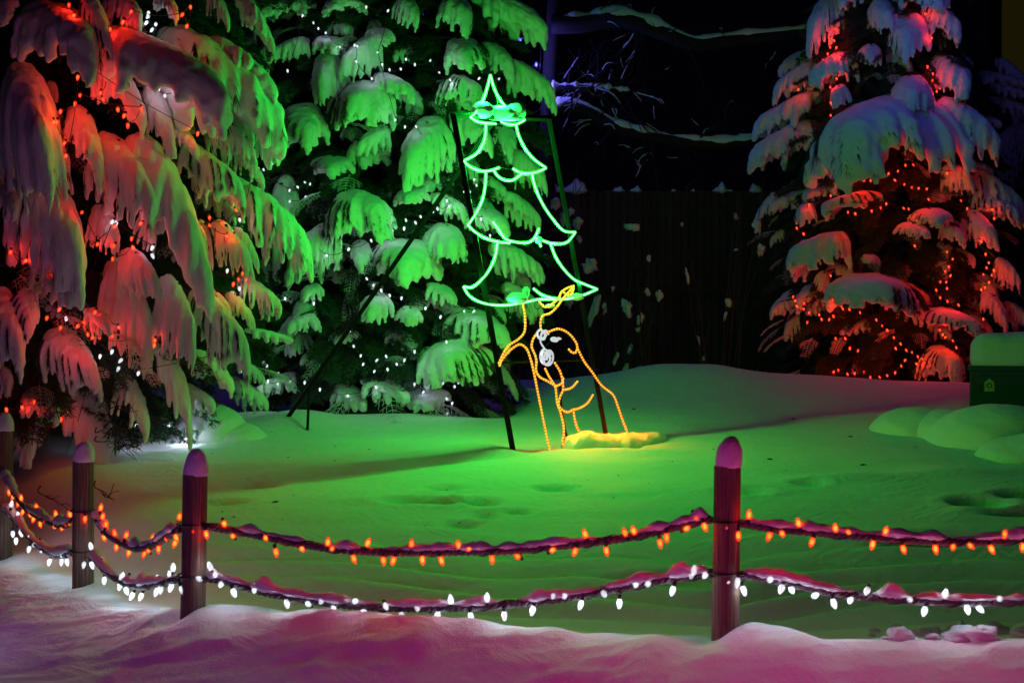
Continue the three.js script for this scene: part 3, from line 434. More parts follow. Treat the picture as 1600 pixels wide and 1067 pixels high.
treeString(centre, 'white', I_WHITE_TREE, 0.88, [[517, 765], [540, 850], [583, 903], [598, 950], [677, 928], [720, 905], [779, 950], [729, 978], [660, 990], [827, 925], [880, 877], [80, 580], [32, 592], [160, 583], [320, 610], [40, 930], [68, 957], [125, 1002], [45, 1042], [67, 1042], [115, 1060], [190, 1045], [955, 1055], [882, 1060], [1040, 1030], [1042, 1055], [1123, 1050], [1103, 1075], [935, 1105], [1057, 1140], [1092, 1165], [1065, 1225], [663, 1075], [507, 1125], [270, 1050], [355, 1088], [-30, 925], [-60, 940], [-85, 985], [-20, 990], [-60, 1010]], 'white string lights low in the green-lit spruce near the snow', 400, 300, 3.557, 1.02, 'white lights in the centre spruce');
treeString(rightTree, 'berry', I_RED_TREE * 1.7, 1.05, [[372, 153], [347, 208], [367, 220], [348, 254], [384, 258], [335, 292], [384, 300], [306, 328], [172, 490], [345, 480], [350, 565], [868, 0], [878, 72], [915, 205], [890, 362], [917, 403], [919, 440], [330, 380], [380, 430], [350, 635], [940, 500], [925, 660], [880, 640]], 'red string lights near the top of the right spruce', 1200, 0, 3.557, 1.03, 'red lights in the right spruce');
treeString(rightTree, 'berry', I_RED_TREE * 1.2, 1.05, [[437, 898], [531, 910], [484, 930], [450, 978], [493, 997], [540, 998], [568, 965], [572, 995], [704, 995], [762, 1018], [803, 1035], [840, 1040], [888, 1043], [727, 945], [766, 910], [806, 910], [675, 957], [625, 957], [955, 910], [1000, 955], [1090, 893], [160, 1260], [198, 1292], [447, 1172], [485, 1179], [578, 1164], [628, 1147], [660, 1125], [752, 1152], [783, 1155], [893, 1102], [1073, 1109], [1111, 1153], [350, 1080], [230, 1130]], 'red string lights round the upper middle of the right spruce', 1200, 0, 3.557, 1.02, 'red lights in the right spruce');
treeString(rightTree, 'berry', I_RED_TREE * 1.2, 1.05, [[1183, 266], [1260, 246], [1213, 337], [1230, 387], [1217, 415], [1255, 428], [1198, 452], [1245, 455], [1230, 495], [1210, 522], [1187, 535], [815, 292], [996, 325], [1032, 368], [1005, 408], [985, 435], [1020, 457], [962, 491], [996, 495], [997, 528], [935, 537], [960, 580], [1000, 600], [1060, 620], [1200, 700], [1250, 90], [1260, 140]], 'red string lights down the right side of the right spruce', 1200, 300, 3.557, 1.02, 'red lights in the right spruce');
treeString(rightTree, 'berry', I_RED_TREE * 1.2, 1.05, [[348, 458], [143, 575], [155, 597], [197, 643], [227, 665], [160, 627], [207, 610], [285, 675], [297, 700], [363, 683], [343, 702], [222, 717], [365, 592], [372, 616], [413, 630], [416, 642], [453, 645], [484, 622], [490, 592], [512, 663], [572, 585], [603, 703], [637, 738], [662, 760], [700, 803], [737, 836], [709, 862], [767, 872], [802, 884], [768, 929], [741, 960], [710, 996], [663, 1013], [619, 1022], [571, 1020], [533, 993], [484, 1000], [442, 1005], [392, 983], [370, 993], [458, 860], [505, 875], [835, 908], [860, 920], [875, 942], [825, 950], [958, 760], [975, 785], [992, 800], [1027, 820], [1047, 857], [428, 806], [376, 806]], 'red string lights looping low across the right spruce', 1200, 300, 3.557, 1.02, 'red lights in the right spruce');

// ------------------------------------------------------------------ snow mounds and the utility box
const blob = (seed, rx, ry, rz) => { const g = new THREE.SphereGeometry(1, 40, 26), p = g.attributes.position; for (let i = 0; i < p.count; i++) { const a = p.getX(i), b = p.getY(i), c = p.getZ(i), k = 1 + 0.16 * fbm(a * 1.1 + seed, b * 1.1, c * 1.1, 3); p.setXYZ(i, a * rx * k, b * ry * k, c * rz * k); } g.computeVertexNormals(); return g; };
for (const [px, py, d, rx, ry, rz, s, label] of [[1432, 677, 16.1, 0.54, 0.37, 0.6, 3, 'rounded snow mound farthest left of those before the green box'], [1478, 680, 15.8, 0.46, 0.36, 0.55, 8, 'middle rounded snow mound before the green box, between two larger ones'], [1562, 690, 15.3, 0.8, 0.47, 0.7, 14, 'broadest rounded snow mound right under the green box'], [1622, 718, 14.3, 0.62, 0.33, 0.5, 21, 'low snow mound at the right edge, nearest of the mounds']])
  tag(mesh('snow_mound', blob(s, rx, ry, rz), snowM, scene), label, 'snow mound', 'snow mounds before the green box').position.copy(at(px, py, d).add(V(0, -0.06, 0)));
{
  const p = at(330, 690, 15.6), m = tag(mesh('snow_mound', merge([blob(31, 0.46, 0.4, 0.4), blob(33, 0.4, 0.28, 0.36).translate(0.26, -0.06, 0.04)]), snowM, scene), 'snow mound beside the left spruce, lit white by buried bulbs', 'snow mound'); m.position.copy(p);
  const s = thing('light_string', p, 'short string of white bulbs half buried beside the lit snow mound', 'string lights');
  const ps = [[282, 682], [292, 690], [300, 684], [276, 676], [262, 668], [208, 668], [214, 664], [250, 662]].map(([a, b], i) => { const g = at(a, b, i < 4 ? 15.1 : 14.9); g.y = Math.max(g.y, groundH(g.x, -g.z) + 0.04); return g; });
  ps.forEach((q, i) => bulb('white', q, V(0.2 * i - 0.5, 0.6, 0.6), 1, 0.07, s));
  mesh('cord', merge(ps.slice(1).map((q, i) => tube([local(ps[i], s), local(q, s)], 0.004, 1, 4))), cordM, s);
  const tw = thing('dead_plant', at(288, 688, 15.15), 'dark dead leaves poking from the white lit snow mound', 'dead plant'), R = rng(4), lv = [];
  for (let i = 0; i < 34; i++) { const c = V((R() - 0.5) * 0.26, R() * 0.16 - 0.03, (R() - 0.5) * 0.1), g = new THREE.OctahedronGeometry(0.02 + 0.014 * R()).scale(1, 0.35, 0.7); g.rotateX(R() * 3).rotateZ(R() * 3).translate(c.x, c.y, c.z); lv.push(g); }
  tag(mesh('leaves', merge(lv), needleM, tw), null, null, null, 'stuff');
  for (let i = 0; i < 4; i++) mesh('stem', tube([V((R() - 0.5) * 0.08, -0.12, 0), V((R() - 0.5) * 0.2, 0.12, 0.02)], 0.005, 1, 4), barkM, tw);
}
{
  const R = rng(8);
  for (const [x0, y0, x1, y1, label] of [[150, 690, 214, 700, 'longest thin bare twig pointing right over the snow from the left spruce'], [150, 676, 190, 672, 'short forked bare twig at the left spruce, just above the long one'], [148, 762, 172, 780, 'bare twig drooping towards the second post from the left'], [60, 770, 112, 800, 'tangle of bare twigs on the snow under the left spruce'], [168, 640, 204, 638, 'bare twig hanging level between the lowest drooping pads']]) {
    const p = at(x0, y0, 12.4), t = thing('bare_twig', p, label, 'twig'), e = local(at(x1, y1, 12.2), t), m = e.clone().multiplyScalar(0.55).add(V(0, 0.03, 0.05));
    mesh('stem', limbTube([V(-0.12, 0.02, -0.4), V(0, 0, 0), m, e], 0.008, 0.003, 5, 10), barkM, t);
    for (let k = 0; k < 5; k++) { const a = V(0, 0, 0).lerp(e, 0.2 + 0.75 * R()); mesh('side_twig', limbTube([a, a.clone().add(V(0.05, (R() - 0.6) * 0.1, 0.02)), a.clone().add(V(0.1 + 0.08 * R(), (R() - 0.6) * 0.22, 0.05))], 0.004, 0.002, 4, 5), barkM, t); }
  }
}
{
  const c = at(1516, 628, 18.2), t = thing('utility_box', V(c.x, 0.83, c.z), 'dark green utility box with a thick snow cap at the right edge', 'utility box'), bodyM = new THREE.MeshStandardMaterial({ color: C(0.012, 0.06, 0.055), roughness: 0.5 });
  t.rotation.y = -0.32;
  const b = mesh('body', new RoundedBoxGeometry(1.5, 1, 1.1, 2, 0.02), bodyM, t); b.position.set(0.75, 0.1, -0.55);
  const lid = mesh('lid', new RoundedBoxGeometry(1.56, 0.07, 1.16, 2, 0.02), bodyM, t); lid.position.set(0.75, 0.575, -0.55);
  for (const x of [0.42, 1.1]) { const p = mesh('door', new RoundedBoxGeometry(0.6, 0.72, 0.03, 2, 0.008), bodyM, t); p.position.set(x, 0.12, 0.008); const h = mesh('hinge', new RoundedBoxGeometry(0.03, 0.12, 0.03, 1, 0.006), bodyM, p); h.position.set(-0.3, 0.2, 0.01); }
  const tagM = new THREE.MeshStandardMaterial({ color: C(0.42, 0.5, 0.14), roughness: 0.6 }), sh = new THREE.Shape(); sh.moveTo(-0.06, -0.075); sh.lineTo(0.06, -0.075); sh.lineTo(0.06, 0.04); sh.lineTo(0.0, 0.09); sh.lineTo(-0.06, 0.04);
  const tg = mesh('tag', new THREE.ExtrudeGeometry(sh, { depth: 0.006, bevelEnabled: false }), tagM, t); tg.position.set(0.24, 0.36, 0.026); tg.userData.label = 'small pale green tag with a dark emblem';
  const em = mesh('emblem', new THREE.TorusGeometry(0.028, 0.007, 6, 14), bodyM, tg); em.position.set(0, 0, 0.007);
  const g = skin((x, y, z) => { const qx = Math.abs(x) - 0.72 + 0.16, qy = Math.abs(y) - 0.06, qz = Math.abs(z) - 0.5 + 0.16; return Math.hypot(Math.max(qx, 0), Math.max(qy, 0), Math.max(qz, 0)) + Math.min(0, Math.max(qx, qy, qz)) - 0.2 + 0.06 * fbm(x * 1.5, y * 2, z * 1.5 + 4, 3); }, [-1, -0.4, -0.8], [1, 0.4, 0.8], 0.04);
  mesh('snow_cap', g, padM, t).position.set(0.76, 0.77, -0.52);
}

// ------------------------------------------------------------------ the light display: steel frame, green tree outline, amber figure
{
  const d0 = 14.31, m = 0.705, P = (px, py, out = 0) => { const p = at(px, py, d0 / (1 - m * (px - 800) / F)); p.x -= out * 0.57; p.z += out * 0.82; return p; };
  const foot = P(798, 716), t = thing('light_display', foot, 'leaning steel frame with a green glowing tree outline and amber rope-light figure', 'light display'), L = (px, py, out) => local(P(px, py, out), t);
  const bar = (name, a, b, r, h = r) => { const v = b.clone().sub(a), g = new RoundedBoxGeometry(r * 2, v.length(), h * 2, 1, r * 0.25), o = mesh(name, g, steelM, t); o.position.copy(a).lerp(b, 0.5); o.quaternion.setFromUnitVectors(UP, v.normalize()); return o; };
  bar('frame_leg', L(800, 726, -0.06), L(702, 176, -0.06), 0.028); bar('frame_leg', L(946, 700, -0.06), L(853, 184, -0.06), 0.024);
  bar('crossbar', L(699, 178, -0.06), L(856, 184, -0.06), 0.024); bar('crossbar', L(780, 567, -0.03), L(919, 562, -0.03), 0.008);
  const knee = at(441, 664, 16.45); bar('brace', L(758, 190, -0.12), local(knee, t), 0.022); const st = at(479, 686, 15.9); bar('stake', local(st, t).add(V(0, -0.08, 0)), local(at(483, 602, 16.1), t), 0.014);
  bar('strut', L(871, 600, -0.05), L(873, 640, -0.05), 0.01); bar('strut', L(873, 640, -0.05), L(885, 700, -0.05), 0.01);
  bar('strut', L(770, 120, -0.05), L(774, 180, -0.05), 0.005);
  const greenShell = shell(C(0.02, 0.5, 0.08), C(0.005, 1.3, 0.16), 0.3), greenCore = glow(1.4, 2.3, 1.85, 1), amberShell = shell(C(0.6, 0.25, 0.02), C(0.75, 0.2, 0.003), 0.85), amberDot = glow(1.8, 1.05, 0.1, 1), redShell = shell(C(0.6, 0.12, 0.02), C(0.8, 0.085, 0.003), 0.85), whiteM = glow(0.85, 0.9, 0.95, 1);
  const all = { green: [], amber: [] };
  const green = (...pts) => {
    const c = pts.map(([a, b]) => L(a, b, 0.03)), o = mesh('green_rope_light', tube(c, 0.0175, (c.length - 1) * 7, 8), greenShell, t);
    mesh('core', tube(c, 0.0085, (c.length - 1) * 7, 7), greenCore, o);
    all.green.push(c.length === 2 ? new THREE.LineCurve3(...c) : new THREE.CatmullRomCurve3(c, false, 'centripetal'));
  };
  green([769, 117], [764, 138], [757, 158], [748, 174], [738, 184]); green([769, 117], [774, 136], [783, 155], [800, 174], [823, 188]);
  green([738, 184], [748, 190], [762, 193], [778, 194]); green([785, 190], [793, 194], [808, 195], [823, 188]);
  green([762, 195], [761, 212], [757, 226], [748, 240], [727, 252]); green([809, 195], [813, 212], [824, 234], [838, 250], [856, 263]);
  green([727, 252], [736, 260], [748, 266], [760, 268], [772, 266], [783, 262]); green([773, 265], [781, 276], [792, 282], [803, 282], [814, 275], [820, 270]);
  green([804, 264], [818, 271], [834, 271], [845, 268], [856, 263]);
  green([762, 268], [761, 290], [756, 314], [746, 334], [734, 352]); green([834, 272], [838, 290], [850, 318], [866, 342], [884, 361], [902, 363]);
  green([734, 352], [744, 362], [758, 371], [780, 378], [800, 380]); green([773, 347], [782, 359], [792, 373], [812, 379], [828, 379], [837, 373], [845, 357]); green([838, 371], [850, 376], [868, 381], [888, 379], [902, 363]); green([843, 374], [848, 386]);
  green([780, 380], [776, 402], [767, 422], [757, 435], [740, 449], [727, 448]); green([863, 382], [870, 400], [883, 420], [900, 437], [918, 445], [936, 452]);
  green([727, 448], [734, 460], [748, 470], [768, 476], [792, 477], [820, 473], [845, 468], [870, 468], [890, 467], [912, 462], [936, 452]); green([836, 451], [848, 460], [862, 465], [878, 467]);
  const dot = new THREE.IcosahedronGeometry(0.0118, 1);
  const amber = (mat, ...pts) => {
    const c = pts.map(([a, b]) => L(a, b, 0.06)), curve = c.length === 2 ? new THREE.LineCurve3(...c) : new THREE.CatmullRomCurve3(c, false, 'centripetal'), n = Math.max(2, Math.round(curve.getLength() / 0.032)), o = mesh('amber_rope_light', tube(c, 0.0125, (c.length - 1) * 6, 7), mat, t), dots = [];
    for (let i = 0; i <= n; i++) { const p = curve.getPointAt(i / n); dots.push(dot.clone().translate(p.x, p.y, p.z + 0.006)); }
    tag(mesh('diodes', merge(dots), amberDot, o), null, null, null, 'stuff'); all.amber.push(curve);
  };
  const a = amberShell, r = redShell;
  amber(a, [822, 475], [825, 490], [826, 507], [824, 520], [815, 530], [800, 540], [792, 552], [785, 567]); amber(a, [787, 566], [796, 554], [806, 544], [818, 538], [828, 545], [834, 560], [839, 580], [846, 615], [853, 650], [860, 685], [867, 714]);
  amber(a, [901, 447], [890, 451], [882, 457], [878, 466], [868, 475], [858, 480], [849, 474], [848, 472]); amber(a, [901, 448], [884, 468], [874, 481], [864, 490], [854, 493], [850, 500], [850, 514]);
  amber(a, [846, 518], [838, 530], [836, 542], [840, 552], [843, 562], [843, 580], [849, 589], [860, 595], [872, 602]); amber(r, [856, 522], [866, 517], [878, 514], [891, 519], [901, 529], [907, 541], [904, 551], [898, 550], [894, 546]);
  amber(r, [908, 546], [918, 565], [930, 581], [945, 602], [963, 617], [970, 634], [977, 655], [985, 678], [984, 702]); amber(r, [985, 680], [998, 685], [1015, 691]);
  amber(a, [857, 576], [863, 588], [872, 602]); amber(r, [872, 567], [880, 580], [884, 594], [885, 608]); amber(a, [872, 604], [883, 598], [885, 591]); amber(a, [885, 609], [897, 606], [907, 596]); amber(a, [885, 609], [880, 620], [878, 632], [885, 641], [893, 643], [901, 639]); amber(a, [901, 640], [913, 636], [923, 629], [931, 617]);
  amber(a, [873, 604], [876, 630], [881, 645], [886, 672], [884, 690], [891, 710]); amber(r, [901, 640], [903, 655], [907, 668], [914, 681], [921, 690], [927, 705]); amber(a, [788, 565], [786, 571]);
  amber(a, [886, 457], [894, 462], [900, 455], [901, 448]);
  // white coils
  const coil = (cx, cy, rx, ry, turns, rr) => { const pts = []; for (let i = 0; i <= turns * 12; i++) { const q = i / 12 * 6.283, k = 1 - 0.12 * Math.sin(i * 0.37); pts.push(L(cx + Math.cos(q) * rx * k, cy + Math.sin(q) * ry * k, 0.07 + 0.05 * Math.sin(i * 0.21) )); } mesh('white_rope_light', tube(pts, rr, pts.length * 2, 6), whiteM, t); };
  coil(854, 523, 5.2, 7, 2, 0.0125); coil(860, 558, 6.6, 12, 3, 0.01); coil(860, 556, 2.6, 6, 2, 0.009); coil(874.5, 530.5, 3.4, 2.2, 2, 0.013);
  mesh('white_rope_light', tube([L(849, 525, 0.06), L(850, 535, 0.06), L(856, 545, 0.06)], 0.01, 8, 6), whiteM, t); mesh('wire', tube([L(857, 541, 0.06), L(870, 531, 0.06)], 0.004, 2, 5), steelM, t); mesh('wire', tube([L(876, 518, 0.05), L(875, 530, 0.05)], 0.003, 2, 5), steelM, t);
  { const ring = []; for (let i = 0; i < 14; i++) ring.push(L(845 + 4.5 * Math.cos(i * 0.449), 477 + 6 * Math.sin(i * 0.449), 0.06)); mesh('wire', tube(ring, 0.004, 28, 5, true), steelM, t); }
  mesh('wire', tube([L(783, 262, 0.03), L(795, 264, 0.03), L(804, 264, 0.03)], 0.003, 6, 5), steelM, t);
  // snow caught on the outline
  const lump = (px, py, w, h, seed) => { const k = 0.0064, g = blob(seed, w * k * 0.5, h * k * 0.5, Math.min(w, h) * k * 0.45), o = mesh('snow_lump', g, padM, t); o.position.copy(L(px, py, 0.0)); return o; };
  lump(755, 172, 34, 26, 2); lump(781, 176, 44, 22, 5); lump(806, 175, 34, 28, 9); lump(790, 185, 60, 8, 6);
  lump(808, 466, 34, 18, 12); lump(822, 456, 12, 16, 17); lump(900, 464, 28, 12, 22); lump(842, 375, 12, 12, 25); lump(860, 478, 16, 8, 26);
  // lamps spread along the glowing ropes
  const spread = (list, gap, color, cd, low = 1, high = 1) => { for (const c of list) { const len = c.getLength(), n = Math.max(1, Math.round(len / gap)); for (let i = 0; i < n; i++) { const p = c.getPointAt((i + 0.5) / n).add(V(-0.03, 0, 0.045)), up = Math.min(1, Math.max(0, (p.y - 1.65) / 2.3)), l = lamp(color, cd * (low + (high - low) * up) * len / (n * gap), p, t, 0.6); l.name = 'rope_lamp'; } } };
  spread(all.green, 0.42, G_GREEN, I_GREEN, 0.5, 1.75); spread(all.amber, 0.42, G_AMBER, I_AMBER);
  for (const [px, py] of [[854, 523], [860, 552], [860, 566]]) lamp(G_WHITE, 0.035, L(px, py, 0.16), t, 0.6).name = 'rope_lamp';
  for (const [px, py] of [[915, 697], [945, 700], [980, 700], [1015, 694]]) lamp(C(1, 0.12, 0.003), 0.32, L(px, py - 34, 0.27), t, 0.6).name = 'rope_lamp';
  // wind-carved drift round the figure's feet
  const b = P(955, 708), caps = [[905, 709, 990, 706, 0.1, 0.12], [985, 706, 1030, 702, 0.11, 0.05], [898, 694, 925, 693, 0.022, 0.045], [925, 694, 950, 700, 0.05, 0.07], [918, 700, 905, 714, 0.08, 0.07], [1002, 697, 1032, 690, 0.04, 0.025], [1032, 690, 1046, 691, 0.025, 0.008], [948, 700, 957, 696, 0.04, 0.012], [1020, 697, 1060, 706, 0.06, 0.03]].map(([x0, y0, x1, y1, r0, r1]) => { const p = P(x0, y0, 0.1).sub(b), q = P(x1, y1, 0.1).sub(b); return [p.x, p.y, p.z, q.x, q.y, q.z, r0, r1]; });
  const g = skin((x, y, z) => { let v = 0.5; for (const c of caps) v = smin(v, capsule(x, y, z * 0.6, [c[0], c[1], c[2] * 0.6, c[3], c[4], c[5] * 0.6, c[6], c[7]]), 0.07); return v - 0.025 + 0.03 * fbm(x * 6, y * 6, z * 6, 3); }, [-0.6, -0.3, -0.7], [0.9, 0.4, 0.7], 0.02);
  tag(mesh('snow_drift', g, snowM, scene), 'wind-carved snow drift lit orange at the feet of the amber figure', 'snow drift').position.copy(b).add(V(0, 0.05, 0));
}

// ------------------------------------------------------------------ the rope fence in front with its light strings
const POSTS = [[2, 672, 850, 11.8], [129, 720, 905, 10.5], [299, 741, 988, 8.77], [1133, 728, 1000, 7.94], [2050, 735, 1010, 7.75]].map(([px, top, low, d]) => ({ px, d, top: at(px, top, d), low: at(px, low, d) }));
const POST_LABELS = ['wooden fence post cut off by the left edge, under a snow cap', 'wooden fence post with snow cap, second from the left edge', 'weathered fence post left of centre with tall pink snow cap', 'wooden fence post right of centre with tall rounded snow cap', 'wooden fence post past the right edge holding the rope ends'];
POSTS.forEach((p, i) => {
  const base = V(p.low.x, p.low.y - 0.25, p.low.z), h = p.top.y - base.y, t = thing('fence_post', base, POST_LABELS[i], 'fence post', 'posts of the rope fence'), r = [0.08, 0.076, 0.075, 0.075, 0.075][i], R = rng(40 + i);
  const g = new THREE.CylinderGeometry(r, r * 1.04, h, 28, 24), q = g.attributes.position;
  for (let k = 0; k < q.count; k++) { const a = Math.atan2(q.getZ(k), q.getX(k)), s = 1 + 0.035 * N3(Math.cos(a) * 1.4 + i * 5, q.getY(k) * 1.2, Math.sin(a) * 1.4) + 0.018 * N3(Math.cos(a) * 5, q.getY(k) * 1.6 + i, Math.sin(a) * 5); q.setXYZ(k, q.getX(k) * s, q.getY(k), q.getZ(k) * s); }
  g.computeVertexNormals();
  mesh('post', g, postM, t).position.set(0, h / 2, 0); t.rotation.z = [-0.01, 0, -0.018, -0.012, 0][i];
  const ch = [0.15, 0.145, 0.155, 0.165, 0.16][i], lean = (R() - 0.5) * 0.05, cap = skin((x, y, z) => { const rr = Math.hypot(x - lean * y * 2, z) / (r * (1.05 - 0.1 * Math.max(0, y / ch))), v = rr ** 2.4 + (Math.max(0, y) / ch) ** 2.4 - 1 + (y < 0 ? (-y / 0.02) ** 2 : 0); return v * 0.05 + 0.009 * N3(x * 14 + i * 7, y * 14, z * 14) + 0.003 * N3(x * 45, y * 45, z * 45 + i); }, [-0.13, -0.04, -0.13], [0.13, 0.24, 0.13], 0.0085);
  mesh('snow_cap', cap, snowM, t).position.set(0.004, h, 0);
});
const SPANS = [
  { a: 2, b: 3, where: 'between the two nearest posts', red: [[318, 822], [350, 827], [415, 839], [480, 852], [560, 861], [640, 863], [720, 862], [800, 860], [880, 852], [960, 843], [1030, 830], [1075, 818], [1112, 811]], white: [[318, 903], [350, 908], [400, 922], [450, 933], [520, 943], [600, 949], [700, 950], [800, 944], [900, 932], [1000, 913], [1060, 903], [1112, 896]] },
  { a: 3, b: 4, where: 'right of the right-hand post', red: [[1154, 817], [1200, 824], [1300, 834], [1400, 842], [1500, 847], [1600, 843], [1750, 838], [1900, 825], [2030, 805]], white: [[1154, 898], [1220, 908], [1300, 926], [1400, 936], [1500, 941], [1600, 940], [1750, 938], [1900, 925], [2030, 900]] },
  { a: 1, b: 2, where: 'between the second and third post from the left', red: [[147, 806], [165, 832], [190, 849], [215, 857], [240, 851], [262, 838], [281, 826]], white: [[143, 868], [165, 893], [190, 909], [215, 916], [250, 912], [279, 904]] },
  { a: 0, b: 1, where: 'between the two leftmost posts', red: [[4, 742], [18, 765], [35, 789], [55, 805], [80, 817], [100, 821], [114, 813]], white: [[4, 794], [25, 815], [45, 840], [65, 857], [90, 868], [112, 863]] },
];
const RED = { 2: [[415, 841], [431, 864], [472, 858], [512, 846], [519, 857], [575, 847], [553, 874], [599, 877], [614, 877], [643, 848], [660, 876], [690, 877], [716, 850], [733, 857], [769, 875], [808, 869], [864, 859], [898, 863], [914, 833], [948, 862], [976, 831], [990, 828], [1032, 850], [1042, 841], [1074, 825], [1088, 808], [1102, 824], [350, 819], [363, 837], [322, 836], [302, 828]], 3: [[1137, 822], [1154, 838], [1171, 803], [1202, 839], [1248, 816], [1223, 834], [1269, 848], [1306, 824], [1326, 831], [1364, 852], [1385, 829], [1413, 859], [1463, 859], [1490, 855], [1518, 853], [1551, 859], [1571, 834], [1599, 856], [1660, 852], [1720, 830]], 1: [[280, 806], [272, 850], [264, 829], [260, 841], [275, 841], [247, 859], [238, 840], [231, 860], [224, 867], [205, 851], [197, 835], [200, 865], [181, 856], [178, 832], [162, 841], [165, 818], [160, 806], [157, 792], [132, 812], [129, 796]], 0: [[108, 803], [109, 818], [103, 819], [96, 826], [84, 823], [86, 802], [62, 820], [70, 814], [51, 812], [56, 791], [46, 805], [34, 801], [27, 788], [32, 777], [19, 777], [13, 770], [2, 748]] };
const WHITE = { 2: [[327, 884], [336, 898], [345, 913], [365, 927], [397, 922], [310, 904], [300, 913], [284, 923], [448, 944], [481, 943], [502, 939], [521, 951], [555, 939], [568, 956], [603, 948], [628, 964], [652, 950], [704, 936], [683, 963], [736, 965], [761, 933], [788, 963], [832, 955], [864, 931], [882, 931], [907, 946], [944, 928], [968, 944], [994, 913], [1013, 912], [1051, 924], [1081, 899], [1085, 890], [1102, 899]], 3: [[1140, 907], [1152, 911], [1163, 924], [1204, 905], [1221, 921], [1238, 922], [1275, 930], [1304, 944], [1329, 938], [1355, 924], [1422, 936], [1445, 956], [1478, 927], [1513, 953], [1533, 952], [1563, 935], [1640, 955], [1700, 930]], 1: [[270, 886], [265, 898], [266, 919], [250, 922], [243, 926], [243, 904], [219, 933], [205, 932], [197, 924], [186, 917], [195, 905], [190, 900], [162, 908], [148, 870], [141, 853], [143, 884], [130, 883], [119, 887]], 0: [[105, 859], [95, 879], [104, 879], [96, 867], [76, 879], [65, 860], [62, 849], [53, 851], [44, 859], [46, 839], [24, 846], [19, 835], [32, 825], [32, 834], [27, 804], [27, 811], [17, 787]] };
for (const span of SPANS) for (const kind of ['red', 'white']) {
  const A = POSTS[span.a], B = POSTS[span.b], R = rng(span.a * 31 + (kind === 'red' ? 7 : 3)), sag = kind === 'red' ? 'upper' : 'lower';
  const on = (px, py, near = 0.03) => { const k = (px - 800) / F, dx = B.top.x - A.top.x, dd = B.d - A.d, tt = (k * A.d - A.top.x) / (dx - k * dd); return at(px, py, A.d + dd * tt - near); };
  const pts = span[kind].map(([a, b]) => on(a, b)), curve = new THREE.CatmullRomCurve3(pts, false, 'centripetal'), len = curve.getLength();
  const rope = thing('fence_rope', pts[0], `${sag} twisted rope ${span.where}, carrying ${kind} bulbs`, 'rope', 'ropes of the fence');
  const frame = (u) => { const p = curve.getPointAt(u), T = curve.getTangentAt(u), S = V(0, 0, 0).crossVectors(T, UP).normalize(), N = V(0, 0, 0).crossVectors(S, T); return { p, T, S, N }; };
  const n = Math.ceil(len / 0.02);
  for (let s = 0; s < 3; s++) { const hp = []; for (let i = 0; i <= n; i++) { const { p, S, N } = frame(i / n), q = i / n * len / 0.11 * 6.283 + s * 2.094; hp.push(local(p, rope).addScaledVector(S, Math.cos(q) * 0.0125).addScaledVector(N, Math.sin(q) * 0.0125)); } mesh('strand', new THREE.TubeGeometry(new THREE.CatmullRomCurve3(hp), n, 0.015, 6, false), ropeM, rope); }
  for (const [post, u] of [[A, 0], [B, 1]]) { if ((post === A) !== (span.a === 2 || span.a === 3 || span.a < 2) && post === B) continue; const y = curve.getPointAt(u).y; if (post === A) { const tie = mesh('tie', new THREE.TorusGeometry(0.083, 0.007, 6, 28).rotateX(Math.PI / 2 + 0.06), cordM, rope); tie.position.copy(local(V(post.top.x - (post.top.y - y) * 0.01, y + 0.01, post.top.z), rope)); } }
  // snow lying along the rope
  const sn = Math.ceil(len / 0.018), sg = new THREE.TubeGeometry(curve, sn, 1, 10, false), sp = sg.attributes.position, v = V(0, 0, 0);
  const chunks = kind === 'red' ? { 2: [[0.1, 1.6], [0.3, 1.7], [0.985, 2.2], [0.9, 1.5], [0.62, 1.3]], 3: [[0.13, 1.5], [0.35, 1.7], [0.5, 1.5]], 1: [[0.0, 3.0], [0.12, 2.0], [0.5, 1.9], [0.9, 2.0]], 0: [[0, 3.4], [0.1, 2.2], [0.82, 2.4], [0.92, 2]] }[span.a] : { 2: [[0.13, 2.6], [0.29, 1.5], [0.68, 1.9], [0.945, 2.4]], 3: [[0.05, 1.6], [0.17, 1.2], [0.28, 2.5]], 1: [[0.62, 2.4], [0.45, 1.5], [0.05, 1.4]], 0: [[0.1, 2.6], [0.25, 2.1], [0.8, 1.5]] }[span.a];
  for (let i = 0; i <= sn; i++) {
    const u = i / sn, p = curve.getPointAt(u); let k = 0.98 + 1.4 * N3(u * len * 3.1, span.a * 5 + (kind === 'red' ? 0 : 3), 1.5) + 0.7 * N3(u * len * 11, 4, 2);
    for (const [c, a] of chunks) k = Math.max(k, a * Math.exp(-(((u - c) * len / 0.075) ** 2)));
    k = Math.max(0, k) * Math.min(1, i / 3, (sn - i) / 3);
    for (let j = 0; j <= 10; j++) { const q = i * 11 + j; v.fromBufferAttribute(sp, q).sub(p); const lumps = 1 + 0.35 * N3(p.x * 30, j * 1.7, 3); sp.setXYZ(q, p.x + v.x * 0.028 * Math.min(k, 1.4) * lumps - rope.position.x, p.y + 0.014 + Math.min(0.05, 0.012 * k) + v.y * 0.02 * k * lumps - rope.position.y, p.z + v.z * 0.028 * Math.min(k, 1.4) * lumps - rope.position.z); }
  }
  sg.computeVertexNormals(); mesh('snow', sg, snowM, rope);
  // bulbs
  const spots = (kind === 'red' ? RED : WHITE)[span.a], ls = thing('light_string', pts[0], `${kind} bulbs strung along the ${sag} rope ${span.where}`, 'string lights', 'light strings on the fence'), cord = [];
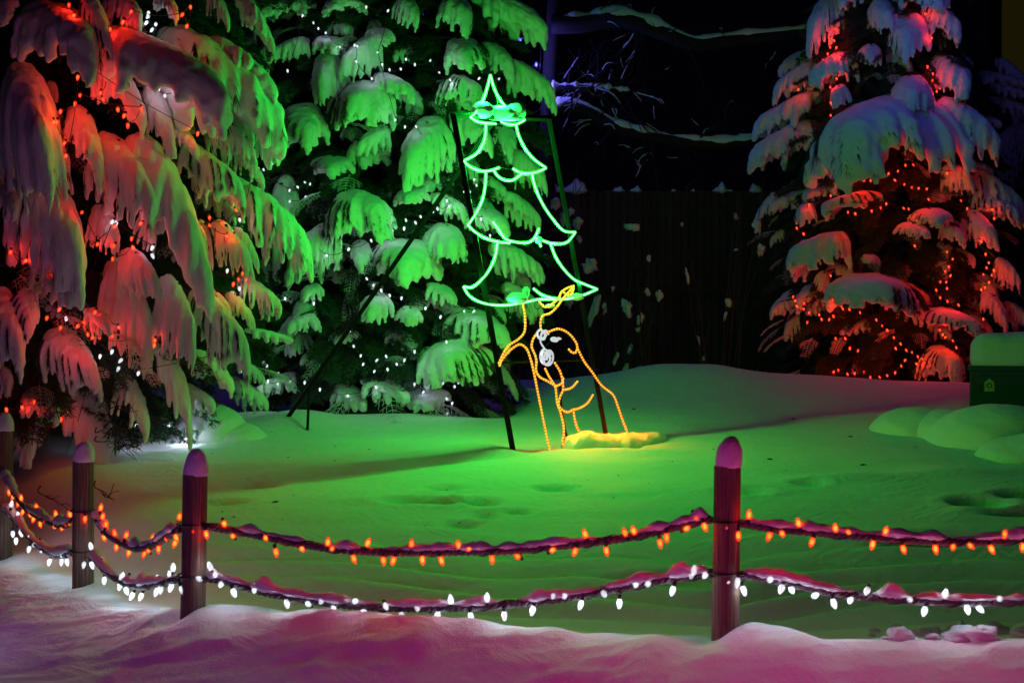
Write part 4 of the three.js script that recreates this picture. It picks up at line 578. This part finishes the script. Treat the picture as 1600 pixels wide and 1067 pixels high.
  for (const [px, py] of spots) {
    let best = pts[0], bu = 0; for (let i = 0; i <= 160; i++) { const q = curve.getPointAt(i / 160), x = q.x / -q.z * F + 800; if (Math.abs(x - px) < Math.abs(best.x / -best.z * F + 800 - px)) { best = q; bu = i / 160; } }
    const p = on(px, py, 0.055), off = p.y - best.y, big = (F / -p.z) / 278;
    const dir = Math.abs(off) < 0.035 ? V((R() - 0.5) * 1.4, R() < 0.5 ? -0.6 : 0.5, 0.9) : V((R() - 0.5) * 0.9, Math.sign(off), 0.25 * R());
    dir.normalize(); const sock = p.clone().addScaledVector(dir, -0.03);
    bulb(kind, sock, dir, 1.12, kind === 'red' ? I_RED_FENCE : I_WHITE_FENCE, ls);
    const tail = sock.clone().addScaledVector(dir, -0.02); best = best.clone().add(V(0, 0, 0.018));
    cord.push(tube([local(tail, ls), local(tail.clone().lerp(best, 0.6).add(V(0.006, 0, 0.004)), ls), local(best, ls)], 0.0042, 3, 5));
  }
  const hp = []; for (let i = 0; i <= n; i++) { const { p, S, N } = frame(i / n), q = i / n * len / 0.31 * 6.283; hp.push(local(p, ls).addScaledVector(S, Math.cos(q) * 0.027).addScaledVector(N, Math.sin(q) * 0.027)); }
  cord.push(new THREE.TubeGeometry(new THREE.CatmullRomCurve3(hp), n, 0.004, 5, false));
  mesh('cord', merge(cord), cordM, ls);
}
// crumbled snow thrown up along the bank
{
  const R = rng(66), crumbs = [];
  for (let i = 0; i < 34; i++) {
    const right = true, px = right ? 1355 + 255 * R() : 230 + 150 * R(), py = right ? 986 + 14 * R() : 985 + 20 * R(), p = ground(px, py), s = 0.02 + 0.05 * R() * R() + (px > 1500 ? 0.02 : 0);
    const g = new THREE.SphereGeometry(s, 18, 14), q = g.attributes.position; for (let k = 0; k < q.count; k++) { const f = 1 + 0.5 * N3(q.getX(k) * 24 + i, q.getY(k) * 24, q.getZ(k) * 24); q.setXYZ(k, q.getX(k) * f * 1.3, q.getY(k) * f * 0.8, q.getZ(k) * f); }
    g.computeVertexNormals(); g.translate(p.x, p.y + s * 0.25, p.z); crumbs.push(g);
  }
  tag(mesh('snow_crumbs', merge(crumbs), snowM, scene), 'broken crumbs of snow strewn along the bank before the rope fence', 'snow crumbs', null, 'stuff');
}

{
  const R = rng(19), bits = [];
  for (let i = 0; i < 40; i++) { const p = ground(i < 6 ? [1204, 1348, 1330, 1240, 990, 430][i] : 330 + 1250 * R(), i < 6 ? [718, 727, 683, 655, 640, 785][i] : 650 + 180 * R()), g = new THREE.OctahedronGeometry(i < 6 ? 0.03 : 0.006 + 0.008 * R()).scale(1.4, 0.4, 0.8); g.rotateY(R() * 6).rotateZ(R() - 0.5).translate(p.x, p.y + 0.004, p.z); bits.push(g); }
  tag(mesh('leaf_litter', merge(bits), barkM, scene), 'few dark scraps of leaf and twig strewn over the green lit lawn', 'leaf litter', null, 'stuff');
}

// ------------------------------------------------------------------ lamps of the festival outside the frame whose light the snow shows
function globeLamp(pos, color, cd, label) {
  const base = onGround(pos.x, -pos.z), t = thing('path_light', base, label, 'path light', 'path lights below the view'), h = Math.max(0.08, pos.y - base.y);
  mesh('pole', new THREE.CylinderGeometry(0.012, 0.016, h, 12).translate(0, h / 2, 0), steelM, t);
  mesh('globe', new THREE.SphereGeometry(0.05, 20, 14).translate(0, h + 0.04, 0), glow(color.r, color.g, color.b), t);
  lamp(color, cd, V(0, h + 0.04, 0), t, 2);
}
[[-3.9, 0, 8.7], [-2.5, 0], [-1.25, 0], [0, 1], [1.25, 1], [2.5, 1]].forEach(([x, k, d = 6.15], i) => globeLamp(V(x, d > 7 ? 0.35 : 0.08, -d), k ? C(1, 0.03, 0.4) : C(0.62, 0.1, 1), (k ? I_PINK : I_VIOLET) * (i ? 1 : 0.75), ['violet path light beyond the left edge beside the fence bank', 'violet path light farthest left along the path edge below the view', 'violet path light second from the left below the view', 'pink path light in the middle below the view', 'pink path light right of the middle below the view', 'pink path light farthest right along the path edge below the view'][i]));
{
  const a = V(4.2, 7.2, -20.9), b = V(8.4, 7.3, -20.2), t = thing('light_string', a, 'blue bulbs strung high above the clearing between two trees', 'string lights'), R = rng(3), c = new THREE.QuadraticBezierCurve3(a, V(6.2, 6.85, -20.3), b);
  mesh('cord', new THREE.TubeGeometry(new THREE.QuadraticBezierCurve3(V(0, 0, 0), V(2, -0.35, 0.6), b.clone().sub(a)), 40, 0.006, 5), cordM, t);
  for (let i = 0; i < 14; i++) bulb('icy', c.getPoint((i + 0.5) / 14), V(R() - 0.5, -1, R() - 0.5), 1.2, I_ICY, t);
}
renderer.render(scene, camera);
